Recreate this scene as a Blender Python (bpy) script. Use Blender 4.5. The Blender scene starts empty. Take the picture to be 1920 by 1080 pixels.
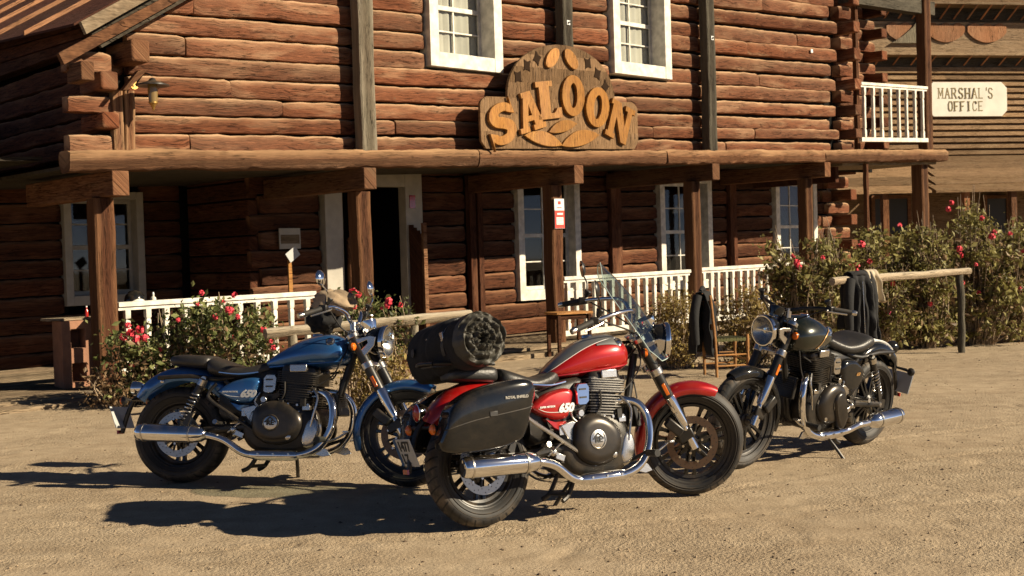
import bpy, bmesh, math, random
import numpy as np
from mathutils import Vector, Matrix, noise as mnoise
random.seed(7); rng=np.random.default_rng(7)
S=bpy.context.scene; COL=S.collection
# ------------------------------------------------------------------ camera
CAMH=1.52; FPX=2300.0; YH=483.0; ROLL=math.atan(.03)
PITCH=math.atan((540-YH)/FPX)
cam=bpy.data.cameras.new('camera'); co=bpy.data.objects.new('camera',cam); COL.objects.link(co); S.camera=co
cam.sensor_width=36; cam.lens=36*FPX/1920; cam.clip_start=.1; cam.clip_end=3000
_fw=Vector((0,math.cos(PITCH),-math.sin(PITCH))); _rt=Vector((1,0,0)); _up=_rt.cross(_fw)
CR=_rt*math.cos(ROLL)-_up*math.sin(ROLL); CU=_rt*math.sin(ROLL)+_up*math.cos(ROLL); CC=Vector((0,0,CAMH))
M=Matrix((CR,CU,-_fw)).transposed().to_4x4(); M.translation=CC; co.matrix_world=M
cam.dof.use_dof=True; cam.dof.focus_distance=7.6; cam.dof.aperture_fstop=8.0
# ------------------------------------------------------------------ light
SUN_TO=Vector((1.0,-.30,0)).normalized()*math.cos(math.radians(27)); SUN_TO.z=math.sin(math.radians(27))
sl=bpy.data.lights.new('sun','SUN'); sl.energy=5.0; sl.angle=math.radians(.53); sl.color=(1,.85,.62)
so=bpy.data.objects.new('sun',sl); COL.objects.link(so); so.rotation_euler=SUN_TO.to_track_quat('Z','Y').to_euler(); so.location=(20,-10,20)
W_=bpy.data.worlds.new('World'); S.world=W_; W_.use_nodes=True
nt=W_.node_tree; sky=nt.nodes.new('ShaderNodeTexSky'); sky.sky_type='NISHITA'; sky.sun_disc=False
sky.sun_elevation=math.radians(27); sky.sun_rotation=math.atan2(SUN_TO.x,SUN_TO.y); sky.dust_density=.25; sky.air_density=.30; sky.altitude=800
nt.nodes['Background'].inputs[1].default_value=.05; nt.links.new(sky.outputs[0],nt.nodes['Background'].inputs[0])
S.view_settings.view_transform='Standard'; S.view_settings.look='None'; S.view_settings.exposure=.76; S.view_settings.gamma=1
S.render.engine='CYCLES'; S.cycles.diffuse_bounces=1; S.cycles.max_bounces=8; S.cycles.transparent_max_bounces=12; S.cycles.glossy_bounces=4; S.cycles.caustics_reflective=False; S.cycles.caustics_refractive=False
# ------------------------------------------------------------------ camera maths used to survey positions
def ray(px,py): return _fw+CR*((px-960)/FPX)-CU*((py-540)/FPX)
def ground(px,py,z=0.):
    d=ray(px,py); t=(z-CAMH)/d.z; return CC+d*t
AL=math.atan(FPX/(3450-960.))
FD=Vector((math.cos(AL),math.sin(AL),0)); FN=Vector((math.sin(AL),-math.cos(AL),0)); P0=ground(196,742)
def F(u,v,z): return P0+FD*u+FN*v+Vector((0,0,z))
def fac(px,py,v):
    q=ray(px,py); o=P0+FN*v; t=(o-CC).dot(FN)/q.dot(FN); X=CC+q*t
    return (X-P0).dot(FD), X.z
# ------------------------------------------------------------------ material helpers
def mat(name):
    m=bpy.data.materials.new(name); m.use_nodes=True; return m,m.node_tree,m.node_tree.nodes['Principled BSDF']
def plain(name,col,rough=.5,metal=0,coat=0,spec=.5,emis=None,bump=0,bscale=60,var=0):
    m,t,b=mat(name); b.inputs['Base Color'].default_value=(*col,1); b.inputs['Roughness'].default_value=rough
    b.inputs['Metallic'].default_value=metal; b.inputs['Coat Weight'].default_value=coat; b.inputs['Coat Roughness'].default_value=.04
    b.inputs['Specular IOR Level'].default_value=spec
    if bump or var:
        tc=t.nodes.new('ShaderNodeTexCoord'); n=t.nodes.new('ShaderNodeTexNoise'); n.inputs['Scale'].default_value=bscale; n.inputs['Detail'].default_value=5
        t.links.new(tc.outputs['Object'],n.inputs['Vector'])
        if bump:
            bp=t.nodes.new('ShaderNodeBump'); bp.inputs['Strength'].default_value=bump; bp.inputs['Distance'].default_value=.01
            t.links.new(n.outputs[0],bp.inputs['Height']); t.links.new(bp.outputs[0],b.inputs['Normal'])
        if var:
            n2=t.nodes.new('ShaderNodeTexNoise'); n2.inputs['Scale'].default_value=bscale*.15; n2.inputs['Detail'].default_value=6
            t.links.new(tc.outputs['Object'],n2.inputs['Vector'])
            r=t.nodes.new('ShaderNodeValToRGB'); r.color_ramp.elements[0].position=.35; r.color_ramp.elements[1].position=.65
            r.color_ramp.elements[0].color=(*[c*(1-var) for c in col],1); r.color_ramp.elements[1].color=(*[min(1,c*(1+var)) for c in col],1)
            t.links.new(n2.outputs[0],r.inputs[0]); t.links.new(r.outputs[0],b.inputs['Base Color'])
            mr=t.nodes.new('ShaderNodeMapRange'); mr.inputs[3].default_value=max(0,rough-.12); mr.inputs[4].default_value=min(1,rough+.12)
            t.links.new(n2.outputs[0],mr.inputs[0]); t.links.new(mr.outputs[0],b.inputs['Roughness'])
    return m
def wood(name,dark,light,worn,axis='uv',scale=1.0,rough=.9,bump=.6,stain=None):
    """grain runs along UV x (metres)"""
    m,t,b=mat(name); N=t.nodes; L=t.links
    uv=N.new('ShaderNodeUVMap'); oi=N.new('ShaderNodeObjectInfo')
    off=N.new('ShaderNodeVectorMath'); off.operation='MULTIPLY_ADD'; off.inputs[1].default_value=(37,19,53)
    comb=N.new('ShaderNodeCombineXYZ')
    for i in range(3): L.new(oi.outputs['Random'],comb.inputs[i])
    L.new(comb.outputs[0],off.inputs[0]); L.new(uv.outputs[0],off.inputs[2])
    def nz(sx,sy,sc,det=6,dist=0.):
        mp=N.new('ShaderNodeMapping'); mp.inputs['Scale'].default_value=(sx,sy,1); L.new(off.outputs[0],mp.inputs[0])
        n=N.new('ShaderNodeTexNoise'); n.inputs['Scale'].default_value=sc*scale; n.inputs['Detail'].default_value=det; n.inputs['Distortion'].default_value=dist
        L.new(mp.outputs[0],n.inputs['Vector']); return n
    g1=nz(.8,10,5,8,.9); g2=nz(.35,1.6,3,5,.3); g3=nz(1.2,30,8,4)
    r=N.new('ShaderNodeValToRGB'); e=r.color_ramp.elements; e[0].position=.28; e[0].color=(*dark,1); e[1].position=.74; e[1].color=(*light,1)
    mid=e.new(.5); mid.color=(*[(a*.45+c*.55) for a,c in zip(dark,light)],1)
    L.new(g1.outputs[0],r.inputs[0])
    mx=N.new('ShaderNodeMix'); mx.data_type='RGBA'
    r2=N.new('ShaderNodeValToRGB'); r2.color_ramp.elements[0].position=.52; r2.color_ramp.elements[1].position=.80; r2.color_ramp.elements[1].color=(.5,.5,.5,1)
    L.new(g2.outputs[0],r2.inputs[0]); L.new(r2.outputs[0],mx.inputs[0]); L.new(r.outputs[0],mx.inputs[6]); mx.inputs[7].default_value=(*worn,1)
    # per piece tone
    hs=N.new('ShaderNodeHueSaturation'); mr=N.new('ShaderNodeMapRange'); mr.inputs[3].default_value=.66; mr.inputs[4].default_value=1.30
    L.new(oi.outputs['Random'],mr.inputs[0]); L.new(mr.outputs[0],hs.inputs['Value'])
    L.new(mx.outputs[2],hs.inputs['Color'])
    gw=N.new('ShaderNodeMix'); gw.data_type='RGBA'; g6=nz(.25,.9,1.3,5,.6); wr=N.new('ShaderNodeMapRange'); wr.inputs[1].default_value=.50; wr.inputs[2].default_value=.68; wr.inputs[4].default_value=.26; L.new(g6.outputs[0],wr.inputs[0])
    fr_=N.new('ShaderNodeMath'); fr_.operation='MULTIPLY'; fr_.inputs[1].default_value=7.31; L.new(oi.outputs['Random'],fr_.inputs[0]); fc=N.new('ShaderNodeMath'); fc.operation='FRACT'; L.new(fr_.outputs[0],fc.inputs[0])
    fm=N.new('ShaderNodeMath'); fm.operation='MULTIPLY_ADD'; fm.inputs[1].default_value=.20; L.new(fc.outputs[0],fm.inputs[0]); L.new(wr.outputs[0],fm.inputs[2]); L.new(fm.outputs[0],gw.inputs[0])
    L.new(hs.outputs[0],gw.inputs[6]); gl_=(dark[0]+light[0])*.5; gw.inputs[7].default_value=(gl_*1.0,gl_*.66,gl_*.44,1)
    # knots
    kv=N.new('ShaderNodeMapping'); kv.inputs['Scale'].default_value=(1.0,1.6,1); L.new(off.outputs[0],kv.inputs[0])
    vo=N.new('ShaderNodeTexVoronoi'); vo.inputs['Scale'].default_value=3.6; L.new(kv.outputs[0],vo.inputs['Vector'])
    kr=N.new('ShaderNodeValToRGB'); kr.color_ramp.elements[0].position=.03; kr.color_ramp.elements[0].color=(.15,.15,.15,1); kr.color_ramp.elements[1].position=.115; kr.color_ramp.elements[1].color=(0,0,0,1); ke=kr.color_ramp.elements.new(.07); ke.color=(1,1,1,1)
    L.new(vo.outputs['Distance'],kr.inputs[0])
    mk=N.new('ShaderNodeMix'); mk.data_type='RGBA'; L.new(kr.outputs[0],mk.inputs[0]); L.new(gw.outputs[2],mk.inputs[6]); mk.inputs[7].default_value=(*[c*.45+d*.2 for c,d in zip(dark,worn)],1)
    st=N.new('ShaderNodeMapRange'); st.inputs[1].default_value=.3; st.inputs[2].default_value=.7; st.inputs[3].default_value=.62; st.inputs[4].default_value=1.22; L.new(g3.outputs[0],st.inputs[0])
    g4=nz(.5,9,3.2,3,.25); cr=N.new('ShaderNodeMath'); cr.operation='SUBTRACT'; cr.inputs[1].default_value=.5; L.new(g4.outputs[0],cr.inputs[0]); ca=N.new('ShaderNodeMath'); ca.operation='ABSOLUTE'; L.new(cr.outputs[0],ca.inputs[0])
    g5=nz(.8,2.,2.1,2); 
    cm=N.new('ShaderNodeMapRange'); cm.inputs[1].default_value=.002; cm.inputs[2].default_value=.020; cm.inputs[3].default_value=.28; cm.inputs[4].default_value=1; L.new(ca.outputs[0],cm.inputs[0])
    gm=N.new('ShaderNodeMapRange'); gm.inputs[1].default_value=.43; gm.inputs[2].default_value=.50; L.new(g5.outputs[0],gm.inputs[0])
    cmx=N.new('ShaderNodeMix'); cmx.data_type='FLOAT'; L.new(gm.outputs[0],cmx.inputs[0]); cmx.inputs[2].default_value=1; L.new(cm.outputs[0],cmx.inputs[3])
    sm_=N.new('ShaderNodeMath'); sm_.operation='MULTIPLY'; L.new(st.outputs[0],sm_.inputs[0]); L.new(cmx.outputs[0],sm_.inputs[1])
    h2=N.new('ShaderNodeHueSaturation'); L.new(mk.outputs[2],h2.inputs['Color']); L.new(sm_.outputs[0],h2.inputs['Value'])
    # upper arris paler : wear plus painted sunlight on top edges (vertex attribute)
    at=N.new('ShaderNodeAttribute'); at.attribute_name='worn'
    me=N.new('ShaderNodeMix'); me.data_type='RGBA'; ma=N.new('ShaderNodeMath'); ma.operation='MULTIPLY'
    rr=N.new('ShaderNodeMapRange'); rr.inputs[1].default_value=.35; rr.inputs[2].default_value=.6; L.new(g2.outputs[0],rr.inputs[0]); rr.inputs[3].default_value=.60
    L.new(at.outputs['Fac'],ma.inputs[0]); L.new(rr.outputs[0],ma.inputs[1]); L.new(ma.outputs[0],me.inputs[0]); L.new(h2.outputs[0],me.inputs[6]); me.inputs[7].default_value=(*worn,1)
    L.new(me.outputs[2],b.inputs['Base Color'])
    b.inputs['Roughness'].default_value=rough; b.inputs['Specular IOR Level'].default_value=.12
    ad=N.new('ShaderNodeMath'); ad.operation='MULTIPLY_ADD'; ad.inputs[1].default_value=.5; L.new(g3.outputs[0],ad.inputs[0]); L.new(g1.outputs[0],ad.inputs[2])
    bp=N.new('ShaderNodeBump'); bp.inputs['Strength'].default_value=min(1,bump*1.6); bp.inputs['Distance'].default_value=.014
    ad2=N.new('ShaderNodeMath'); ad2.operation='MULTIPLY_ADD'; ad2.inputs[1].default_value=.8; L.new(cmx.outputs[0],ad2.inputs[0]); L.new(ad.outputs[0],ad2.inputs[2]); L.new(ad2.outputs[0],bp.inputs['Height']); L.new(bp.outputs[0],b.inputs['Normal'])
    return m
def dusty(key,amt,rough=.75):
    m=MT[key]; t=m.node_tree; N=t.nodes; L=t.links; b=N['Principled BSDF']
    tc=N.new('ShaderNodeTexCoord'); n=N.new('ShaderNodeTexNoise'); n.inputs['Scale'].default_value=11; n.inputs['Detail'].default_value=8; n.inputs['Roughness'].default_value=.7; L.new(tc.outputs['Object'],n.inputs['Vector'])
    g=N.new('ShaderNodeNewGeometry'); sp=N.new('ShaderNodeSeparateXYZ'); L.new(g.outputs['Normal'],sp.inputs[0])
    up=N.new('ShaderNodeMapRange'); up.inputs[1].default_value=-.2; up.inputs[2].default_value=1; up.inputs[3].default_value=.35; up.inputs[4].default_value=1; L.new(sp.outputs[2],up.inputs[0])
    sz_=N.new('ShaderNodeSeparateXYZ'); L.new(tc.outputs['Object'],sz_.inputs[0]); lo=N.new('ShaderNodeMapRange'); lo.inputs[1].default_value=.1; lo.inputs[2].default_value=.8; lo.inputs[3].default_value=1.5; lo.inputs[4].default_value=.6; L.new(sz_.outputs[2],lo.inputs[0])
    r=N.new('ShaderNodeMapRange'); r.inputs[1].default_value=.42; r.inputs[2].default_value=.72; r.inputs[4].default_value=amt; L.new(n.outputs[0],r.inputs[0])
    m1=N.new('ShaderNodeMath'); m1.operation='MULTIPLY'; L.new(r.outputs[0],m1.inputs[0]); L.new(up.outputs[0],m1.inputs[1]); m2=N.new('ShaderNodeMath'); m2.operation='MULTIPLY'; L.new(m1.outputs[0],m2.inputs[0]); L.new(lo.outputs[0],m2.inputs[1])
    d=N.new('ShaderNodeBsdfDiffuse'); d.inputs[0].default_value=(.30,.22,.14,1); mx=N.new('ShaderNodeMixShader'); L.new(m2.outputs[0],mx.inputs[0]); L.new(b.outputs[0],mx.inputs[1]); L.new(d.outputs[0],mx.inputs[2]); L.new(mx.outputs[0],N['Material Output'].inputs[0])
def thin_glass(name,tint=(.93,.94,.93),refl=.8,base=.022):
    m=bpy.data.materials.new(name); m.use_nodes=True; t=m.node_tree; N=t.nodes; L=t.links; N.remove(N['Principled BSDF'])
    tr=N.new('ShaderNodeBsdfTransparent'); tr.inputs[0].default_value=(*tint,1); gl=N.new('ShaderNodeBsdfGlossy'); gl.inputs['Roughness'].default_value=.03
    lw=N.new('ShaderNodeLayerWeight'); lw.inputs[0].default_value=.5; fr=N.new('ShaderNodeMath'); fr.operation='POWER'; fr.inputs[1].default_value=5; L.new(lw.outputs['Facing'],fr.inputs[0]); ml=N.new('ShaderNodeMath'); ml.operation='MULTIPLY_ADD'; ml.inputs[1].default_value=refl; ml.inputs[2].default_value=base
    L.new(fr.outputs[0],ml.inputs[0]); mx=N.new('ShaderNodeMixShader'); L.new(ml.outputs[0],mx.inputs[0]); L.new(tr.outputs[0],mx.inputs[1]); L.new(gl.outputs[0],mx.inputs[2])
    L.new(mx.outputs[0],N['Material Output'].inputs[0]); return m
MT={}
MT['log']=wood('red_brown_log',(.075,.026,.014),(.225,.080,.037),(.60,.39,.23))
MT['beam']=wood('beam_timber',(.075,.030,.016),(.25,.115,.055),(.42,.255,.135))
MT['post']=wood('post_timber',(.030,.012,.007),(.112,.045,.023),(.21,.105,.052))
MT['greypost']=wood('grey_post_timber',(.10,.088,.062),(.24,.21,.15),(.33,.29,.22))
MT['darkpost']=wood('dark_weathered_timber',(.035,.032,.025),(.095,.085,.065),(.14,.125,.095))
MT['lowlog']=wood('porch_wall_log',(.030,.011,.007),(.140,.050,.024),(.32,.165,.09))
MT['board']=wood('weathered_board',(.16,.115,.07),(.36,.28,.185),(.46,.38,.27))
MT['siding']=wood('siding_plank',(.15,.085,.042),(.34,.22,.12),(.44,.32,.19))
MT['cornice']=wood('cornice_board',(.20,.135,.075),(.40,.29,.18),(.46,.36,.24))
MT['signboard']=wood('sign_board',(.11,.062,.030),(.27,.165,.085),(.33,.22,.13))
MT['orange']=wood('varnished_orange_wood',(.28,.105,.018),(.50,.235,.048),(.56,.30,.08),rough=.5,bump=.2)
MT['rail']=wood('bleached_rail',(.20,.15,.10),(.44,.36,.25),(.52,.45,.34))
MT['chairwood']=wood('chair_wood',(.26,.115,.035),(.44,.22,.075),(.5,.28,.11),rough=.5,bump=.2)
MT['roofboard']=wood('rust_brown_roof_board',(.10,.038,.025),(.20,.078,.05),(.24,.10,.065))
MT['lathwood']=wood('orange_brown_batten',(.30,.13,.06),(.45,.21,.10),(.5,.28,.15))
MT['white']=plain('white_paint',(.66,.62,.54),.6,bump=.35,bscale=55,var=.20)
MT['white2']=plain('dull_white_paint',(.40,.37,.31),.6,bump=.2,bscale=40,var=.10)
MT['signwhite']=plain('sign_white',(.74,.70,.60),.6,bump=.15,bscale=20,var=.08)
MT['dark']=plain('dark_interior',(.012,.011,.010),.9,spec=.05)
MT['burnt']=plain('burnt_dark_recess',(.03,.018,.011),.9,spec=.05)
MT['curtain']=plain('grey_curtain',(.46,.44,.38),.9,bump=.2,bscale=15,var=.15)
MT['darkglass']=plain('window_glass',(.02,.025,.028),.06,spec=.6)
MT['clearglass']=thin_glass('clear_glass')
MT['black']=plain('black_metal',(.012,.012,.012),.38,metal=.0,bump=.05)
MT['blackgloss']=plain('gloss_black',(.007,.008,.009),.16,coat=.5,spec=.3)
MT['engine']=plain('charcoal_engine',(.035,.033,.030),.36,metal=.6,bump=.15,bscale=200)
MT['engsat']=plain('satin_dark_engine_cover',(.055,.050,.045),.30,metal=.75)
MT['alu']=plain('brushed_aluminium',(.62,.60,.56),.26,metal=1,bump=.08,bscale=150)
MT['fins']=plain('grey_cast_fins',(.20,.19,.175),.40,metal=.7,bump=.15,bscale=200)
MT['chrome']=plain('chrome',(.82,.82,.82),.055,metal=1,bump=.03,bscale=12)
MT['steel']=plain('brake_steel',(.42,.40,.37),.3,metal=1)
MT['brownsteel']=plain('brown_disc_steel',(.15,.105,.08),.45,metal=.85)
MT['blue']=plain('metallic_blue_paint',(.028,.135,.35),.30,metal=.55,coat=1)
MT['red']=plain('candy_red_paint',(.42,.006,.006),.30,metal=.35,coat=1)
MT['greenp']=plain('dark_green_paint',(.009,.013,.008),.24,metal=.3,coat=1)
MT['grey']=plain('silver_grey_paint',(.24,.24,.23),.33,metal=.5,coat=1)
MT['goldline']=plain('gold_line',(.5,.27,.09),.4,metal=.3)
MT['leather']=plain('seat_vinyl',(.022,.021,.020),.42,bump=.25,bscale=90)
MT['rubber']=plain('rubber',(.014,.013,.012),.7,bump=.1)
MT['fabric']=plain('black_fabric',(.010,.010,.011),.9,bump=.5,bscale=25)
MT['olive']=plain('dark_olive_nylon',(.045,.042,.033),.55,bump=.4,bscale=30,var=.2)
MT['cream']=plain('cream_cloth',(.45,.38,.27),.9,bump=.5,bscale=25,var=.1)
MT['tan']=plain('tan_camouflage_cloth',(.30,.22,.14),.9,bump=.6,bscale=25,var=.5)
MT['amber']=plain('amber_lens',(.75,.16,.01),.15,spec=.7)
MT['redlens']=plain('red_lens',(.35,.02,.012),.15,spec=.7)
MT['plate']=plain('plate_white',(.42,.43,.42),.5)
MT['plateblue']=plain('plate_blue',(.03,.09,.22),.5)
MT['ink']=plain('black_print',(.02,.02,.02),.6)
MT['print']=plain('white_print',(.7,.7,.68),.5)
MT['redprint']=plain('red_print',(.68,.04,.02),.5)
MT['greyprint']=plain('grey_print',(.36,.34,.30),.6)
MT['gildpaint']=plain('olive_gold_paint',(.24,.19,.08),.6)
MT['mirror']=plain('mirror_glass',(.7,.72,.72),.02,metal=1)
MT['brickc']=plain('terracotta_block',(.30,.15,.09),.9,bump=.4,bscale=60,var=.15)
MT['stone']=plain('stone',(.24,.19,.13),.95,bump=.8,bscale=12,var=.25)
MT['render']=plain('wall_render',(.40,.33,.23),.95,bump=.6,bscale=14,var=.2)
MT['greenseat']=plain('green_rush_seat',(.10,.10,.035),.9,bump=.6,bscale=60,var=.2)
MT['pot']=plain('pale_pot',(.5,.4,.3),.8,bump=.2)
MT['brass']=plain('brass',(.45,.27,.08),.4,metal=.8)
MT['lampglass']=plain('yellowed_lamp_glass',(.20,.13,.04),.2,spec=.7)
def leafmat(name,c0,c1,c2,tr=.25):
    m,t,b=mat(name); N=t.nodes; L=t.links
    g=N.new('ShaderNodeNewGeometry'); r=N.new('ShaderNodeValToRGB'); e=r.color_ramp.elements
    e[0].color=(*c0,1); e[1].color=(*c2,1); mid=e.new(.55); mid.color=(*c1,1); L.new(g.outputs['Random Per Island'],r.inputs[0]); L.new(r.outputs[0],b.inputs['Base Color'])
    b.inputs['Roughness'].default_value=.55; b.inputs['Specular IOR Level'].default_value=.3
    tl=N.new('ShaderNodeBsdfTranslucent'); L.new(r.outputs[0],tl.inputs[0]); mx=N.new('ShaderNodeMixShader'); mx.inputs[0].default_value=tr
    L.new(b.outputs[0],mx.inputs[1]); L.new(tl.outputs[0],mx.inputs[2]); L.new(mx.outputs[0],N['Material Output'].inputs[0]); return m
MT['leafA']=leafmat('geranium_leaf',(.05,.06,.02),(.14,.165,.05),(.32,.33,.13),.35)
MT['leafB']=leafmat('rose_leaf',(.09,.075,.028),(.24,.215,.065),(.46,.42,.17),.38)
MT['leafC']=leafmat('yellow_shrub_leaf',(.13,.09,.028),(.28,.20,.06),(.44,.34,.12),.35)
MT['leafD']=leafmat('far_leaf',(.03,.035,.015),(.06,.07,.03),(.10,.11,.05))
MT['dryleaf']=leafmat('dry_leaf',(.10,.06,.03),(.22,.14,.07),(.34,.24,.14))
MT['twig']=plain('twig_bark',(.36,.27,.18),.9)
MT['pink']=plain('pink_red_petal',(.80,.07,.10),.6)
MT['magenta']=plain('magenta_petal',(.62,.01,.13),.6)
# ------------------------------------------------------------------ mesh builder
CUR=[None]
class MB:
    def __init__(s): s.v=[]; s.f=[]; s.uv=[]; s.w=[]
    def add(s,vs,fs,uvs=None,worn=None):
        o=len(s.v); s.v+= [tuple(v) for v in vs]; s.f+=[tuple(i+o for i in f) for f in fs]
        s.uv+= uvs if uvs else [None]*len(vs); s.w+= worn if worn else [0.]*len(vs)
    def box(s,c,d,rot=None,grain=0):
        c=Vector(c); h=Vector(d)/2; vs=[]; uv=[]
        for x in(-1,1):
            for y in(-1,1):
                for z in(-1,1):
                    p=Vector((x*h.x,y*h.y,z*h.z)); q=(p.x,p.y,p.z)
                    g=q[grain]; o=[q[i] for i in range(3) if i!=grain]
                    uv.append((g,o[0]+o[1])); vs.append(c+(rot@p if rot else p))
        s.add(vs,[(0,1,3,2),(4,6,7,5),(0,4,5,1),(2,3,7,6),(0,2,6,4),(1,5,7,3)],uv)
    def loft(s,rings,caps=True,close=False,uvs=None,worn=None):
        n=len(rings[0]); vs=[p for r in rings for p in r]; fs=[]; m=len(rings)
        for i in range(m if close else m-1):
            a=i*n; b=((i+1)%m)*n
            for j in range(n): k=(j+1)%n; fs.append((a+j,a+k,b+k,b+j))
        if caps and not close: fs.append(tuple(range(n-1,-1,-1))); fs.append(tuple((m-1)*n+j for j in range(n)))
        if uvs is None:
            uvs=[]; L=0; pc=None
            for r in rings:
                c=sum((Vector(p) for p in r),Vector())/n
                if pc is not None: L+=(c-pc).length
                pc=c; acc=0
                for j,p in enumerate(r):
                    if j: acc+=(Vector(p)-Vector(r[j-1])).length
                    uvs.append((L,acc))
        s.add(vs,fs,uvs,worn)
    def strip(s,rings):  # open surface
        n=len(rings[0]); vs=[p for r in rings for p in r]; fs=[]
        for i in range(len(rings)-1):
            for j in range(n-1): fs.append((i*n+j,i*n+j+1,(i+1)*n+j+1,(i+1)*n+j))
        s.add(vs,fs)
    def tube(s,pts,r,n=10,sub=0,caps=True,flat=None):
        P=[Vector(p) for p in pts]; R=r if isinstance(r,(list,tuple)) else [r]*len(P)
        if sub:
            Q=[];RR=[]
            for i in range(len(P)-1):
                p0=P[max(i-1,0)];p1=P[i];p2=P[i+1];p3=P[min(i+2,len(P)-1)]
                for k in range(sub):
                    t=k/sub; Q.append(.5*((2*p1)+(p2-p0)*t+(2*p0-5*p1+4*p2-p3)*t*t+(3*p1-p0-3*p2+p3)*t**3)); RR.append(R[i]*(1-t)+R[i+1]*t)
            Q.append(P[-1]); RR.append(R[-1]); P=Q;R=RR
        rings=[]; up=None
        for i,p in enumerate(P):
            t=(P[min(i+1,len(P)-1)]-P[max(i-1,0)])
            if t.length<1e-9: t=Vector((0,0,1))
            t.normalize()
            if up is None: up=Vector((0,0,1)) if abs(t.z)<.9 else Vector((1,0,0))
            a=(up-t*up.dot(t)); a.normalize(); b=t.cross(a); up=a
            rings.append([p+(a*math.cos(2*math.pi*j/n)+b*math.sin(2*math.pi*j/n))*R[i] for j in range(n)])
        s.loft(rings,caps)
    def lathe(s,prof,c,axis=(0,1,0),n=32,close=False,a0=0,a1=2*math.pi,ref=None):
        c=Vector(c); ax=Vector(axis).normalized(); e=Vector(ref) if ref else (Vector((0,0,1)) if abs(ax.z)<.9 else Vector((1,0,0)))
        e=(e-ax*e.dot(ax)).normalized(); g=ax.cross(e); full=abs(a1-a0-2*math.pi)<1e-6
        m=len(prof); vs=[];fs=[]; na=n if full else n+1
        for i in range(na):
            a=a0+(a1-a0)*i/n; dr=e*math.cos(a)+g*math.sin(a)
            for (r,h) in prof: vs.append(c+dr*r+ax*h)
        for i in range(n):
            k=(i+1)%na
            for j in range(m if close else m-1):
                l=(j+1)%m; fs.append((i*m+j,k*m+j,k*m+l,i*m+l))
        s.add(vs,fs)
    def pillow(s,outline,fmap,y0,y1,steps=4,inset=.35,back=True,pw=2.):
        """outline: 2D pts; fmap(x,z,y)->vec ; domed from y0 (rim) to y1 (centre)"""
        cx=sum(p[0] for p in outline)/len(outline); cz=sum(p[1] for p in outline)/len(outline); rings=[]
        if back: rings.append([fmap(x,z,y0) for x,z in outline])
        for k in range(steps+1):
            t=k/steps; sc=1-inset*(1-math.cos(t*math.pi/2)); y=y0+(y1-y0)*math.sin(t*math.pi/2)*.85+ (y1-y0)*.15*(1 if k else .6)
            rings.append([fmap(cx+(x-cx)*sc,cz+(z-cz)*sc,y) for x,z in outline])
        s.loft(rings,True)
    def prism(s,outline,fmap,y0,y1):
        s.loft([[fmap(x,z,y0) for x,z in outline],[fmap(x,z,y1) for x,z in outline]],True)
    def build(s,name,m,parent=None,smooth=True,sharp=35,bevel=0,xf=None,origin=None,kind=None,label=None):
        V=s.v
        X=xf if xf is not None else CUR[0]
        if X is not None: V=[tuple(X@Vector(v)) for v in V]
        if origin is not None:
            o3=Vector(origin); o3=X@o3 if X is not None else o3; V=[(a-o3.x,b-o3.y,c-o3.z) for a,b,c in V]
        me=bpy.data.meshes.new(name); me.from_pydata(V,[],s.f)
        me.materials.append(m if not isinstance(m,str) else MT[m])
        if any(u is not None for u in s.uv):
            ul=me.uv_layers.new(name='UVMap'); li=np.empty(len(me.loops),dtype=np.int32); me.loops.foreach_get('vertex_index',li)
            U=np.array([u if u is not None else (0,0) for u in s.uv],dtype=np.float32); ul.data.foreach_set('uv',U[li].ravel())
        if any(s.w):
            at=me.attributes.new('worn','FLOAT','POINT'); at.data.foreach_set('value',np.array(s.w,dtype=np.float32))
        bm=bmesh.new(); bm.from_mesh(me); bmesh.ops.recalc_face_normals(bm,faces=bm.faces[:]); bm.to_mesh(me); bm.free()
        o=bpy.data.objects.new(name,me); COL.objects.link(o)
        if smooth:
            me.shade_smooth()
            try: me.set_sharp_from_angle(angle=math.radians(sharp))
            except Exception: pass
        if bevel:
            b=o.modifiers.new('bevel','BEVEL'); b.width=bevel; b.segments=2; b.limit_method='ANGLE'; b.angle_limit=math.radians(40)
        if origin is not None: o.location=o3
        if parent is not None:
            o.parent=parent
        if kind: o['kind']=kind
        if label: o['label']=label
        return o
def tag(o,label,cat,group=None,kind=None):
    if label: o['label']=label
    if cat: o['category']=cat
    if group: o['group']=group
    if kind: o['kind']=kind
    return o
def thing(name,label,cat,loc=(0,0,0),rot=(0,0,0),group=None):
    o=bpy.data.objects.new(name,None); COL.objects.link(o); o.location=loc; o.rotation_euler=rot; o.empty_display_size=.2
    return tag(o,label,cat,group)
# world-space thing: children built in world coordinates keep place with matrix_parent_inverse at origin offset
def wthing(name,label,cat,loc,group=None):
    o=thing(name,label,cat,loc,(0,0,0),group); return o
def wbuild(mb,name,m,parent,**k):
    """vertices in world coords, parent at parent.location (rotation 0)"""
    l=parent.location if parent is not None else Vector()
    return mb.build(name,m,parent,xf=Matrix.Translation(-Vector(l)),**k)
def fract(x): return x-math.floor(x)
def nz(x,y=0,z=0): return mnoise.noise(Vector((x,y,z)))
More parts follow.
